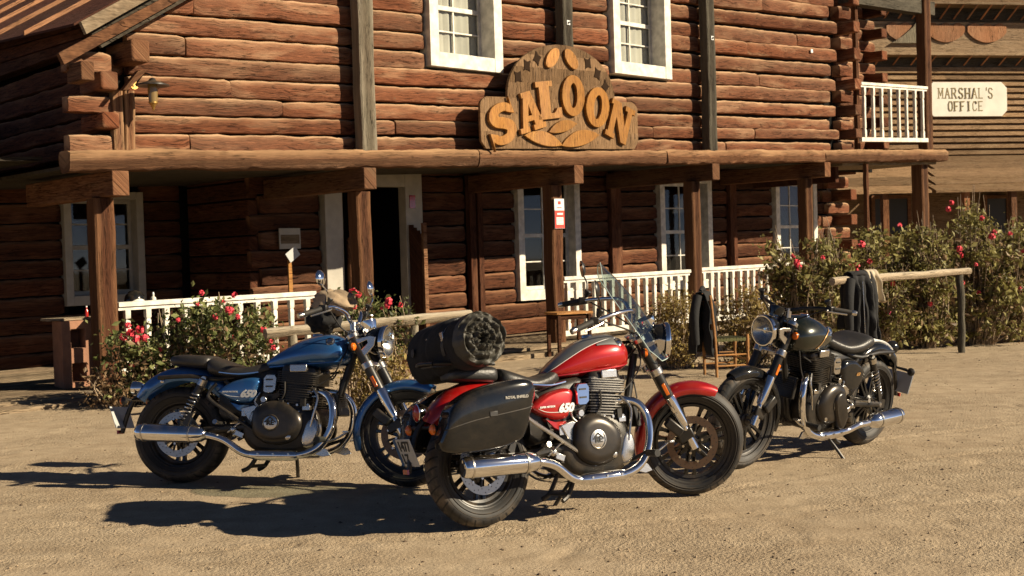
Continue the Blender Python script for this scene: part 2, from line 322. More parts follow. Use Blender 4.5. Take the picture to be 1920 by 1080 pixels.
# text
def text_mb(body,size,fm,depth=.003,shear=0,offset=0,align='CENTER',space=1.0,res=3):
    c=bpy.data.curves.new('t','FONT'); c.body=body; c.size=size; c.extrude=depth/2; c.shear=shear; c.offset=offset; c.align_x=align; c.align_y='CENTER'; c.space_character=space; c.resolution_u=res
    o=bpy.data.objects.new('t',c); COL.objects.link(o); dg=bpy.context.evaluated_depsgraph_get(); me=o.evaluated_get(dg).to_mesh()
    mb=MB(); mb.add([fm(v.co.x,v.co.y,v.co.z+depth/2) for v in me.vertices],[tuple(p.vertices) for p in me.polygons])
    bpy.data.objects.remove(o); bpy.data.curves.remove(c); return mb
def shape_mb(loops,depth,fm,bevel=0,res=2):
    c=bpy.data.curves.new('s','CURVE'); c.dimensions='2D'; c.fill_mode='BOTH'; c.extrude=depth/2-bevel; c.bevel_depth=bevel; c.bevel_resolution=1
    for lp in loops:
        sp=c.splines.new('POLY'); sp.points.add(len(lp)-1); sp.use_cyclic_u=True
        for p,q in zip(sp.points,lp): p.co=(q[0],q[1],0,1)
    o=bpy.data.objects.new('s',c); COL.objects.link(o); dg=bpy.context.evaluated_depsgraph_get(); me=o.evaluated_get(dg).to_mesh()
    mb=MB(); mb.add([fm(v.co.x,v.co.y,v.co.z+depth/2) for v in me.vertices],[tuple(p.vertices) for p in me.polygons],[(v.co.y,v.co.x) for v in me.vertices])
    bpy.data.objects.remove(o); bpy.data.curves.remove(c); return mb

for k_,a_ in dict(blue=.16,red=.14,greenp=.14,blackgloss=.12,black=.22,engine=.28,engsat=.16,chrome=.10,fins=.2,leather=.12,rubber=.3,alu=.12,grey=.1).items(): dusty(k_,a_)
# ================================================================== GROUND
def axis_coords(lo,hi,step,far0,far1):
    mid=list(np.arange(lo,hi+1e-6,step)); a=[];d=step;x=lo
    while x>far0: d*=1.22; x-=d; a.append(x)
    b=[];d=step;x=mid[-1]
    while x<far1: d*=1.22; x+=d; b.append(x)
    return np.array(a[::-1]+mid+b)
gx=axis_coords(-6,8.5,.04,-900,900); gy=axis_coords(4.2,19.,.04,-500,1500)
GXm,GYm=np.meshgrid(gx,gy)
def vnoise(X,Y,sc,seed):
    r=np.random.default_rng(seed).random((128,128)); x=X/sc; y=Y/sc; xi=np.floor(x).astype(int); yi=np.floor(y).astype(int); fx=x-xi; fy=y-yi
    fx=fx*fx*(3-2*fx); fy=fy*fy*(3-2*fy); g=lambda i,j:r[(yi+j)%128,(xi+i)%128]
    return (g(0,0)*(1-fx)+g(1,0)*fx)*(1-fy)+(g(0,1)*(1-fx)+g(1,1)*fx)*fy-.5
def gheight(X,Y):
    # long tracks stretched roughly across the view + lumps
    Xr=X*.97+Y*.22; Yr=-X*.22+Y*.97
    h=.030*vnoise(X,Y,2.7,1)+.006*vnoise(Xr*.35,Yr,.35,2)+.005*vnoise(X,Y,.21,3)+.006*vnoise(X,Y,.10,4)
    # sharpen small clods
    c=vnoise(X,Y,.13,5)+.5; h=h+.012*np.clip(c-.72,0,1)*4*(vnoise(X,Y,.8,6)+.5)
    return h
def track(X,Y,pts,w,ph):
    best=np.full(X.shape,9.); along=np.zeros(X.shape); side=np.zeros(X.shape); acc=0
    for (x0,y0),(x1,y1) in zip(pts[:-1],pts[1:]):
        dx,dy=x1-x0,y1-y0; L_=math.hypot(dx,dy); t=np.clip(((X-x0)*dx+(Y-y0)*dy)/L_**2,0,1); d_=np.hypot(X-x0-t*dx,Y-y0-t*dy); m_=d_<best
        best=np.where(m_,d_,best); along=np.where(m_,acc+t*L_,along); acc+=L_
    k=np.clip(1-best/w,0,1); brk=np.clip((vnoise(X,Y,.7,int(ph))+.62)*1.6,0,1)
    return -(.012*np.minimum(1,k*2.2)*(.55+.45*np.sin(along*55+best*30)))*brk+.007*np.exp(-((best-w*1.25)/(w*.3))**2)*brk
def curve(a,b,c,n=14): return [((1-t)**2*a[0]+2*t*(1-t)*b[0]+t*t*c[0],(1-t)**2*a[1]+2*t*(1-t)*b[1]+t*t*c[1]) for t in [i/n for i in range(n+1)]]
TR=[(curve((-6,6.0),(0,6.5),(8,8.6)),.07),(curve((8,10.6),(3,9.0),(1.2,7.7)),.06),(curve((-5.5,7.6),(-2,7.4),(3,6.0)),.08),(curve((8,12.5),(5,10.5),(2.6,9.5)),.07),(curve((8,7.6),(4.2,6.6),(1.5,5.2)),.09),(curve((8,9.2),(4.5,8.1),(2.2,7.0)),.06),(curve((-6,10.6),(-3.6,9.4),(-2.3,8.7)),.07),(curve((-3,4.6),(.5,5.2),(5,5.0)),.08)]
TH_=sum(track(GXm,GYm,p_,w_,i*3+1) for i,(p_,w_) in enumerate(TR))
FT=np.zeros_like(GXm); _r=np.random.default_rng(5)
for _ in range(70):
    cx_,cy_=_r.uniform(-5,7),_r.uniform(4.6,13); an=_r.uniform(0,3.14); a_=(GXm-cx_)*math.cos(an)+(GYm-cy_)*math.sin(an); b_=-(GXm-cx_)*math.sin(an)+(GYm-cy_)*math.cos(an)
    FT-= .011*np.exp(-((a_/.13)**4+(b_/.05)**4))
GZ=gheight(GXm,GYm)+TH_+FT; far=np.clip((np.hypot(GXm,GYm-10)-25)/20,0,1); GZ=GZ*(1-far)-.0
nx,ny=len(gx),len(gy)
me=bpy.data.meshes.new('ground'); me.vertices.add(nx*ny); me.vertices.foreach_set('co',np.stack([GXm,GYm,GZ],-1).astype(np.float32).ravel())
ii=np.arange((nx-1)*(ny-1)); rr=ii//(nx-1); cc=ii%(nx-1); a=rr*nx+cc; q=np.stack([a,a+1,a+nx+1,a+nx],-1).astype(np.int32)
me.loops.add(q.size); me.loops.foreach_set('vertex_index',q.ravel()); me.polygons.add(len(q)); me.polygons.foreach_set('loop_start',(np.arange(len(q))*4).astype(np.int32))
me.polygons.foreach_set('loop_total',np.full(len(q),4,dtype=np.int32)) if False else None
me.update(calc_edges=True); me.validate(); me.shade_smooth()
g=bpy.data.objects.new('ground',me); COL.objects.link(g); tag(g,'dry tan dirt yard with fine gravel and faint wheel ruts in front of the porch',None,kind='structure')
m,t,b=mat('dry_dirt'); N=t.nodes; L=t.links; tc=N.new('ShaderNodeTexCoord')
def nn(sc,det=6,vec=None,dist=0):
    n=N.new('ShaderNodeTexNoise'); n.inputs['Scale'].default_value=sc; n.inputs['Detail'].default_value=det; n.inputs['Distortion'].default_value=dist; L.new(vec or tc.outputs['Object'],n.inputs['Vector']); return n
n1=nn(.55,5); n2=nn(7,8); mp=N.new('ShaderNodeMapping'); mp.inputs['Scale'].default_value=(.35,1.6,1); mp.inputs['Rotation'].default_value=(0,0,.2); L.new(tc.outputs['Object'],mp.inputs[0]); n3=nn(2.4,6,mp.outputs[0],.4); n4=nn(170,3)
r=N.new('ShaderNodeValToRGB'); e=r.color_ramp.elements; e[0].position=.3; e[0].color=(.29,.213,.135,1); e[1].position=.7; e[1].color=(.49,.39,.268,1)
ad=N.new('ShaderNodeMath'); ad.operation='MULTIPLY_ADD'; ad.inputs[1].default_value=.45; L.new(n2.outputs[0],ad.inputs[0])
ad2=N.new('ShaderNodeMath'); ad2.operation='MULTIPLY_ADD'; ad2.inputs[1].default_value=.35; L.new(n3.outputs[0],ad2.inputs[0])
ad3=N.new('ShaderNodeMath'); ad3.operation='MULTIPLY'; ad3.inputs[1].default_value=.25; L.new(n1.outputs[0],ad3.inputs[0]); L.new(ad3.outputs[0],ad2.inputs[2]); L.new(ad2.outputs[0],ad.inputs[2]); L.new(ad.outputs[0],r.inputs[0])
# speckle
vo=N.new('ShaderNodeTexVoronoi'); vo.inputs['Scale'].default_value=38; L.new(tc.outputs['Object'],vo.inputs['Vector'])
rs=N.new('ShaderNodeValToRGB'); rs.color_ramp.elements[0].position=.05; rs.color_ramp.elements[0].color=(.45,.42,.4,1); rs.color_ramp.elements[1].position=.16; rs.color_ramp.elements[1].color=(1,1,1,1); L.new(vo.outputs['Distance'],rs.inputs[0])
mu=N.new('ShaderNodeMix'); mu.data_type='RGBA'; mu.blend_type='MULTIPLY'; mu.inputs[0].default_value=.30; L.new(r.outputs[0],mu.inputs[6]); L.new(rs.outputs[0],mu.inputs[7])
r4=N.new('ShaderNodeMapRange'); r4.inputs[1].default_value=.3; r4.inputs[2].default_value=.7; r4.inputs[3].default_value=.70; r4.inputs[4].default_value=1.25; L.new(n4.outputs[0],r4.inputs[0])
hs=N.new('ShaderNodeHueSaturation'); L.new(mu.outputs[2],hs.inputs['Color']); L.new(r4.outputs[0],hs.inputs['Value']); L.new(hs.outputs[0],b.inputs['Base Color'])
b.inputs['Roughness'].default_value=.95; b.inputs['Specular IOR Level'].default_value=.15
bh=N.new('ShaderNodeMath'); bh.operation='MULTIPLY_ADD'; bh.inputs[1].default_value=.35; L.new(n4.outputs[0],bh.inputs[0]); n5=nn(48,6); L.new(n5.outputs[0],bh.inputs[2])
bp=N.new('ShaderNodeBump'); bp.inputs['Distance'].default_value=.022; L.new(bh.outputs[0],bp.inputs['Height'])
nl=nn(.9,4); ms_=N.new('ShaderNodeMapRange'); ms_.inputs[1].default_value=.38; ms_.inputs[2].default_value=.62; ms_.inputs[3].default_value=.30; ms_.inputs[4].default_value=.95; L.new(nl.outputs[0],ms_.inputs[0]); L.new(ms_.outputs[0],bp.inputs['Strength']); L.new(bp.outputs[0],b.inputs['Normal'])
g.data.materials.append(m)
# pebbles
def pebbles(name,n,smin,smax,m,label,seed,spread=1):
    R=np.random.default_rng(seed); vs=[];fs=[]
    for i in range(n):
        Y=4.6+14*R.random()**1.6; X=(R.random()*2-1)*(.45*Y+.5); s=smin+(smax-smin)*R.random()**3
        z=float(gheight(np.array([X]),np.array([Y]))[0]); o=len(vs)
        for d in ((1,0,0),(0,1,0),(-1,0,0),(0,-1,0),(0,0,.7),(0,0,-.5)):
            k=s*(.6+.8*R.random()); vs.append((X+d[0]*k,Y+d[1]*k,z+s*.2+d[2]*k*.8))
        fs+=[(o,o+1,o+4),(o+1,o+2,o+4),(o+2,o+3,o+4),(o+3,o,o+4),(o+1,o,o+5),(o+2,o+1,o+5),(o+3,o+2,o+5),(o,o+3,o+5)]
    mb=MB(); mb.v=vs; mb.f=fs; mb.uv=[None]*len(vs); mb.w=[0]*len(vs)
    return tag(mb.build(name,m,None,smooth=False),label,None,kind='stuff')
pebbles('gravel',7000,.002,.011,plain('pebble',(.34,.25,.16),.9,var=.3,bscale=8),'fine pale gravel scattered over the dirt yard',11)
pebbles('dirt_crumbs',1500,.003,.014,plain('dark_crumb',(.10,.065,.04),.95),'dark crumbs of earth and bark lying on the dirt yard',12)
# ================================================================== SALOON BUILDING
bld=wthing('saloon_building','two-storey red brown log saloon with a covered porch and white sash windows','building',F(8,0,0))
def log_mb(u0,u1,v,z0,h,tilt,depth=.16,seed=0,rough=.010,bulge=.004,endr=.02,axis='u',worn=1.):
    """hewn log, face at v, running along u. z0 = bottom at u0"""
    n=max(3,int(abs(u1-u0)/.10)+1); rings=[];worns=[]; sg=seed*13.7; lv=random.uniform(-.012,.012)
    prof=[(-depth,.02),(-.024,.0),(-.004,.035),(.0,.14),(.002,.40),(.0,.66),(-.003,.85),(-.014,.92),(-.042,.99),(-depth,1.)]
    wv=[0,0,0,0,0,.05,.25,.8,1,.6]  # log top edge paler: some wear, some sunlit edge put into the colour
    for i in range(n+1):
        tt=i/n; u=u0+(u1-u0)*tt; ring=[]
        e=min(tt,1-tt)*abs(u1-u0); sh=1-endr*4*max(0,1-e/.05)
        zb=z0+tilt*(u-u0)+.016*nz(u*.9,sg)+.011*nz(u*3.1,sg+5)+.010*nz(u*8,sg+7); zt=z0+h+tilt*(u-u0)-.012+.018*nz(u*.8,sg+9)+.012*nz(u*3.7,sg+3)+.012*nz(u*9,sg+6)-.030*max(0,nz(u*1.7,sg+44)-.35)
        fv=lv+.020*nz(u*.6,sg+21)+rough*nz(u*4,sg+2)
        for j,(a,c) in enumerate(prof):
            zz=zb+(zt-zb)*(.5+(c-.5)*sh); vv=v+fv+a+bulge*math.sin(math.pi*min(1,max(0,c)))*(1 if 0<j<9 else 0)+(rough*(1.1*nz(u*5,c*7,sg)+.7*nz(u*13,c*14,sg)) if 0<j<9 else 0)
            if 0<j<9: vv-=.03*max(0,1-e/.03)
            ring.append(F(u,vv,zz) if axis=='u' else F(v+fv*0+ (vv-v)*-1,-u,zz)); worns.append(wv[j]*worn)
        rings.append(ring)
    mb=MB(); mb.loft(rings,True,worn=worns); return mb
def wb(mb,name,m,**k): return wbuild(mb,name,m,bld,**k)
# upper wall
RH=[.24,.22,.23,.25,.26,.26,.25,.28,.27,.26,.28,.27,.27]
wins_up=[(5.06,6.50,4.37),(9.05,10.55,4.58)]
postgap=[3.76,7.76,11.46]
z=2.93; sd=1
for k,h in enumerate(RH):
    tilt=.034+.0015*k+.002*math.sin(k*2.1)
    zu=lambda u:z+tilt*u
    ust=max(.40,(z+h-4.10)/.62-.46)
    brk=[ust]+postgap+[16.0 if k%2 else 15.75]
    segs=[]
    for a_,b_ in zip(brk[:-1],brk[1:]):
        a2=a_+(.03 if a_>.5 else 0); cur=a2; end=b_-(.03 if b_<15 else 0)
        cuts=[]
        for (w0,w1,wz) in wins_up:
            if cur<w0<end and zu(w0)+h>wz+.12: cuts+=[(w0-.03,w1+.03)]
        if not cuts and random.random()<.45 and end-cur>2: 
            c=cur+ (end-cur)*random.uniform(.12,.88); cuts=[(c,c+.012)]
        for c0,c1 in sorted(cuts):
            segs.append((cur,c0)); cur=c1
        segs.append((cur,end))
    for (a_,b_) in segs:
        if b_-a_<.05: continue
        b_j=b_+ (random.uniform(-.07,.03) if b_>15 else random.uniform(-.01,.01))
        wb(log_mb(a_,b_j,.15,z+tilt*a_+random.uniform(-.008,.008),h,tilt,seed=sd),'log','log'); sd+=1
    # corner crossing, right: stub beyond the crossing log
    zz=z+tilt*16.3
    if k%2==0:
        wb(log_mb(16.02,16.05+.42,.22,z+tilt*16.0,h*1.02,tilt,depth=.3,seed=sd),'log_end','log')
    else:
        mb=MB(); mb.box(F(16.33,.16,zz+h/2),(.24,.5,h*.86),rot=Matrix.Rotation(AL,3,'Z'),grain=1); wb(mb,'log_end','log',bevel=.02)
    # left corner: notched ends
    if k%2==0 and k<5:
        wb(log_mb(-.42,.12,.30,z-.03,h*.95,tilt,depth=.2,seed=sd+3),'log_end','log')
        wb(log_mb(.10,.40,.02,z,h,tilt,depth=.2,seed=sd+3),'log','log')
    elif k<5:
        mb=MB(); cc=F(.02,.12,z+h/2); mb.box(cc,(.22,.62,h*.88),rot=Matrix.Rotation(AL,3,'Z'),grain=1); wb(mb,'log_end','log',bevel=.03)
    # dark side wall running back
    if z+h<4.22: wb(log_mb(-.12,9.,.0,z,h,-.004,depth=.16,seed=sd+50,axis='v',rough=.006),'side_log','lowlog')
    sd+=1; z+=h
# backing behind upper wall (keeps the storey closed)
def fbox(u0,u1,v0,v1,z0,z1,tilt=0,mb=None,grain=0):
    mb=mb or MB(); vs=[];uv=[]
    for u in(u0,u1):
        for v in (v0,v1):
            for zq in (z0,z1):
                vs.append(F(u,v,zq+tilt*(u-u0))); uv.append([(u,v+zq),(v,u+zq),(zq,u+v)][grain])
    mb.add(vs,[(0,1,3,2),(4,6,7,5),(0,4,5,1),(2,3,7,6),(0,2,6,4),(1,5,7,3)],uv); return mb
def wins_back():
    mb=MB(); segs=[(.3,5.2),(6.4,9.2),(10.4,16.1)]
    for a_,b_ in segs: fbox(a_,b_,-.02,-.10,2.75+.034*a_,6.6+.034*a_,.034,mb)
    fbox(5.2,6.4,-.02,-.10,2.9,4.5,.03,mb); fbox(9.2,10.4,-.02,-.10,3.0,4.7,.03,mb)
    return mb
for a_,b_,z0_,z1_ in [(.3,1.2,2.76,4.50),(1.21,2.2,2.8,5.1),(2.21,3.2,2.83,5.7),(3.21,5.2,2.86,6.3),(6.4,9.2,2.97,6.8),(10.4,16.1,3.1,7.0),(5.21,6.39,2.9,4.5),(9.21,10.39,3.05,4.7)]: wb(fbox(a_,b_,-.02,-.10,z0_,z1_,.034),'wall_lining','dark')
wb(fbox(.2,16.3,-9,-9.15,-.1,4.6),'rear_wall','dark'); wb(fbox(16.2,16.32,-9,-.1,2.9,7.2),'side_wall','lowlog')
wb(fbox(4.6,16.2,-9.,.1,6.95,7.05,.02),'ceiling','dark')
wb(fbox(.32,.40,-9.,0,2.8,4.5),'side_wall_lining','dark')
# front beam in four lengths
def beam_mb(u0,u1,seed,h=.235):
    n=int((u1-u0)/.06)+2; rings=[];wn=[]
    for i in range(n+1):
        u=u0+(u1-u0)*i/n; ring=[]; zc=2.685+.0375*u+h/2+.015*nz(u*.7,seed); 
        for j in range(14):
            a=2*math.pi*j/14; c,s_=math.cos(a),math.sin(a); sx=math.copysign(abs(c)**.55,c); sz=math.copysign(abs(s_)**.55,s_)
            k=1+.16*nz(u*1.5,seed+c*1.3,s_*1.3)+.12*nz(u*5,seed+c*2.5,s_*2.5)+.07*nz(u*14,seed+c*3,s_*3)
            ring.append(F(u,.33+.155*sx*k,zc+(h/2+.012)*sz*k)); wn.append(max(0,min(1,s_*1.4-.1)))
        rings.append(ring)
    mb=MB(); mb.loft(rings,True,worn=wn); return mb
for i,(a_,b_) in enumerate([(-.52,5.72),(5.73,10.05),(10.07,14.95),(14.97,19.95)]): wb(beam_mb(a_,b_,i*7.3),'beam','beam',sharp=60)
# joists, posts
PU=[.04,3.86,7.70,11.29,14.91]; JU=[.09,3.72,7.86,11.42,15.03]
def post_mb(u,v,z0,z1,w,seed,wob=.012,lean=0,dv=None):
    rings=[]; n=max(4,int((z1-z0)/.14)); dv=dv or w; wn=[]
    for i in range(n+1):
        zz=z0+(z1-z0)*i/n; du=wob*nz(zz*1.1,seed)*1.5+lean*(zz-z0); k=1+wob*2.5*nz(zz*2.3,seed+4); ring=[]
        for (a_,b_) in ((-.5,-.42),(-.42,-.5),(.42,-.5),(.5,-.42),(.5,.42),(.42,.5),(.15,.5+.02*nz(zz*4,seed)),(-.15,.5),(-.42,.5),(-.5,.42)):
            ring.append(F(u+du+a_*w*k,v+b_*dv*k+wob*nz(zz*3,seed+a_*3),zz)); wn.append(.7 if (abs(a_)>.4 and abs(b_)>.4) else 0)
        rings.append(ring)
    mb=MB(); mb.loft(rings,True,worn=wn); return mb
for i,(u,j) in enumerate(zip(PU,JU)):
    zb=2.685+.0375*j
    wb(fbox(j-.105,j+.105,-2.15,.47,zb-.30,zb-.004,.0,grain=1),'joist','beam',bevel=.012)
    wb(post_mb(u,.0,-.06,zb-.31,.25-.006*i,i*11+3),'post','post')
# porch ceiling and lower wall
wb(fbox(-.4,20.,-4.4,.15,2.72,2.76,.037),'porch_ceiling','darkpost')
wb(fbox(-6.,-.4,-4.4,-.6,2.66,2.71,.037),'porch_ceiling','darkpost')
lowwins=[(8.93,10.56,.72,3.08),(12.92,14.62,.75,3.12),(16.95,18.6,.85,3.2)]
door=(4.70,6.70,3.05)
z=.02; k=0
VW=-2.2
while z<3.4:
    h=[.27,.29,.26,.30,.28][k%5]; tilt=.012+.001*k
    ends=[3.42,7.72,11.46,15.25,19.15 if k%2 else 18.9]
    for a_,b_ in zip(ends[:-1],ends[1:]):
        a2=a_+(.17 if a_>4 else (.0 if k%2 else .17)); b2=b_-(.0); cur=a2
        cuts=[(w0-.02,w1+.02) for (w0,w1,z0,z1) in lowwins if a2<w0<b2 and z+h+tilt*w0>z0-.0 and z+tilt*w0<z1-.0]
        if a2<4.7<b2 and z<3.0: cuts.append((4.68,6.72))
        if not cuts and random.random()<.35: c=random.uniform(a2+.4,b2-.4); cuts=[(c,c+.012)]
        for c0,c1 in sorted(cuts):
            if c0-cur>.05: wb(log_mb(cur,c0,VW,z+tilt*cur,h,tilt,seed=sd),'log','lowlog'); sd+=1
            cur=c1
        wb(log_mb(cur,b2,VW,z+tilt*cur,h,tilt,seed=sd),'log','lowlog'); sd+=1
    cur=-6.
    for c0,c1 in ([(1.32,2.62)] if (z+h>1.0 and z<2.78) else [(2.,2.012)])+[(3.3,3.3)]:
        if c0-cur>.05: wb(log_mb(cur,c0,-4.2,z+tilt*cur,h,tilt,seed=sd+9),'log','lowlog'); sd+=1
        cur=c1
    wb(fbox(3.42,3.6,-4.2,-2.3,z+.01,z+h-.01,grain=1),'log','lowlog',bevel=.02)
    # right corner crossing
    if k%2: wb(log_mb(19.0,19.9,VW+.14,z+tilt*19,h,tilt,depth=.3,seed=sd),'log_end','log')
    else:
        mb=MB(); mb.box(F(19.55,VW+.12,z+tilt*19.5+h/2),(.26,.7,h*.86),rot=Matrix.Rotation(AL,3,'Z'),grain=1); wb(mb,'log_end','log',bevel=.025)
        wb(log_mb(18.95,19.35,VW+.02,z+tilt*19,h,tilt,depth=.2,seed=sd+1),'log','log')
    z+=h; k+=1; sd+=2
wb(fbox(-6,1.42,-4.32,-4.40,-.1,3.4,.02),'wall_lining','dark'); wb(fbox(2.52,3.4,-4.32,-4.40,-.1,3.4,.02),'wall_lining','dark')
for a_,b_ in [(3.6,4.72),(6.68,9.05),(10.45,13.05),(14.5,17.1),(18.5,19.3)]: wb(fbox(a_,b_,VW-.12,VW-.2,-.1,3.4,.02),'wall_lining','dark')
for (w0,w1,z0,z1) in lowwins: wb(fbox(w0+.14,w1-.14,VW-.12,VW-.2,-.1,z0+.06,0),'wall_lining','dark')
# battens upright on lower wall
for u,w,zt in [(7.80,.14,3.0),(11.55,.30,3.1),(15.33,.24,3.2),(7.98,.12,3.0)]: wb(fbox(u-w/2+.03,u+w/2+.03,VW-.05,VW+.075,.05,zt,grain=2),'wall_post','lowlog',bevel=.01)
# porch floor boards
for i in range(-9,11):
    v0=-2.2+i*.235
    wb(fbox(-6,15. if i>=0 else 3.4,v0,v0+.222,.0+.0012*(i%3),.048+.004*(i%2),.0045),'floor_board','board',bevel=.004)
for i,(a_,b_,v_) in enumerate([(4.6,7.6,.45),(4.5,7.7,.68),(-1.5,.0,.5),(-2.2,-.1,.75)]): wb(fbox(a_,b_,v_,v_+.2,-.02,.045+.01*(i%2),.004),'step_board','board',bevel=.006)
# upper posts standing on beam
for u,m_,w,lean in [(3.77,'greypost',.25,-.004),(7.76,'darkpost',.22,.002),(11.44,'darkpost',.22,.0)]:
    wb(post_mb(u,.33,2.685+.0375*u+.225,7.0,w,u,lean=lean,dv=.2),'upper_post',m_)
for i,u in enumerate((7.75,11.45)):
    zz=[5.25,5.37][i]; mb=MB(); mb.box(F(u,.437,zz),(.07,.006,.07),rot=Matrix.Rotation(AL,3,'Z')); wb(mb,'insulator_plate','print'); mb=MB(); mb.lathe([(0,0),(.016,0),(.016,.02),(0,.02)],F(u,.44,zz),FN,n=10); wb(mb,'insulator_bolt','ink')
mb=MB(); mb.box(F(15.0,.18,5.50),(.07,.012,.07),rot=Matrix.Rotation(AL,3,'Z')); wb(mb,'insulator_plate','print')
# corner uprights at left
for u in (.17,.31): wb(post_mb(u,.26,2.93,3.66,.125,u*40,dv=.12),'corner_post','beam')
# roof: rake overhang on the left, soffit boards, rafters
def rk(u,v,z): return F(u,v,z)
sl_=(4.83-4.24)/(1.0); 
def rz(u): return 4.30+.62*(u+.46)
pts=[(-.44,rz(-.44)+.02),(2.4,rz(2.4)+.02),(2.4,rz(2.4)-.13),(-.38,rz(-.38)-.15)]
mb=MB(); mb.loft([[F(u,.74,z) for u,z in pts],[F(u,.67,z) for u,z in pts]],True,uvs=[(u*1.2,z*.2) for u,z in pts]*2); wb(mb,'bargeboard','board')
G_=.062
for q in range(3):
    zq=lambda v,t: 4.16+(rz(-.12)+G_*(.7-v)-4.18)*t
    mb=MB(); vv_=[.05-9.4*i/30 for i in range(31)]
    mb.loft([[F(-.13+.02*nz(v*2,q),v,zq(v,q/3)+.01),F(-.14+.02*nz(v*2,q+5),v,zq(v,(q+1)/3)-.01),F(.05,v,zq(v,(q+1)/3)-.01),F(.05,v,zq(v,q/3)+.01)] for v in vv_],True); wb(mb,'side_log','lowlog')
def rf(u,v,dz=0): return F(u,v,rz(u)+G_*(.7-v)+dz)
for i in range(9):
    v=.62-i*1.6; w=1.59; a_=-.47+.03*nz(i*3.3); b_=4.2
    mb=MB(); mb.loft([[rf(a_,v),rf(b_,v),rf(b_,v,.03),rf(a_,v,.03)],[rf(a_,v-w),rf(b_,v-w),rf(b_,v-w,.03),rf(a_,v-w,.03)]],True); wb(mb,'roof_sheet','roofboard')
    vb=-.75-i*1.6
    mb=MB(); mb.loft([[rf(-.50,vb,.031),rf(b_,vb,.031),rf(b_,vb,.09),rf(-.50,vb,.09)],[rf(-.50,vb-.05,.031),rf(b_,vb-.05,.031),rf(b_,vb-.05,.09),rf(-.50,vb-.05,.09)]],True,uvs=[(0,0),(5,0),(5,.1),(0,.1)]*2); wb(mb,'roof_batten','lathwood')
pts=[(-.30,rz(-.30)-.05),(3.4,rz(3.4)-.02),(3.4,rz(3.4)-.42),(-.10,rz(-.10)-.42)]
mb=MB(); mb.loft([[F(u,.52,z) for u,z in pts],[F(u,.46,z) for u,z in pts]],True,uvs=[(u*1.2,z*.2) for u,z in pts]*2); wb(mb,'gable_board','darkpost')
pts=[(-.66,rz(-.66)-.20),(.9,rz(.9)-.24),(.9,rz(.9)-.36),(-.60,rz(-.60)-.36)]
mb=MB(); mb.loft([[F(u,.62,z) for u,z in pts],[F(u,.54,z) for u,z in pts]],True,uvs=[(u*1.2,z*.2) for u,z in pts]*2); wb(mb,'rake_beam','beam')
mb=fbox(-.40,-.24,.2,.60,3.70,3.92,grain=1); wb(mb,'purlin_end','beam',bevel=.015)
mb=fbox(.26,.50,-.2,.52,3.98,4.25,grain=1); wb(mb,'purlin_end','beam',bevel=.03)
pts=[(.10,3.62),(.30,3.86),(.42,3.88),(.16,3.62)]
mb=MB(); mb.loft([[F(u,.60,z) for u,z in pts],[F(u,.50,z) for u,z in pts]],True); wb(mb,'corner_brace','beam')
mb=fbox(-.1,.6,.15,.55,4.30,4.36,grain=0); 
# right balcony part
wb(fbox(16.0,19.9,-2.2,.2,3.22,3.28,.037),'balcony_floor','board')
wb(post_mb(19.35,.25,3.66,7.4,.26,77,dv=.24),'balcony_post','post')
wb(post_mb(16.75,.1,3.5,6.9,.10,71),'balcony_trim','post')
wb(post_mb(19.42,.05,-.05,3.42,.28,78),'post','post')
wb(post_mb(16.72,.3,-.05,3.28,.09,79),'post','post')
wb(fbox(16.2,19.8,.05,.3,6.6,6.9,.037),'balcony_lintel','darkpost')
wb(fbox(16.0,19.9,-2.3,.25,7.25,7.35,.037),'balcony_roof','lowlog')
z=3.3
for k in range(14):
    h=.26; 
    wb(log_mb(16.3,19.6+(.5 if k%2 else .0),-1.4,z+.4,h,.03,seed=sd),'log','log'); sd+=1
    if k%2==0:
        mb=MB(); mb.box(F(19.75,-1.25,z+.62),(.24,.6,h*.84),rot=Matrix.Rotation(AL,3,'Z'),grain=1); wb(mb,'log_end','log',bevel=.025)
        mb=MB(); mb.box(F(17.05,-1.2,z+.62),(.24,.55,h*.84),rot=Matrix.Rotation(AL,3,'Z'),grain=1); wb(mb,'log_end','log',bevel=.025)
    z+=h
wb(fbox(16.3,20,-1.5,-1.6,3.3,7.6),'wall_lining','dark')
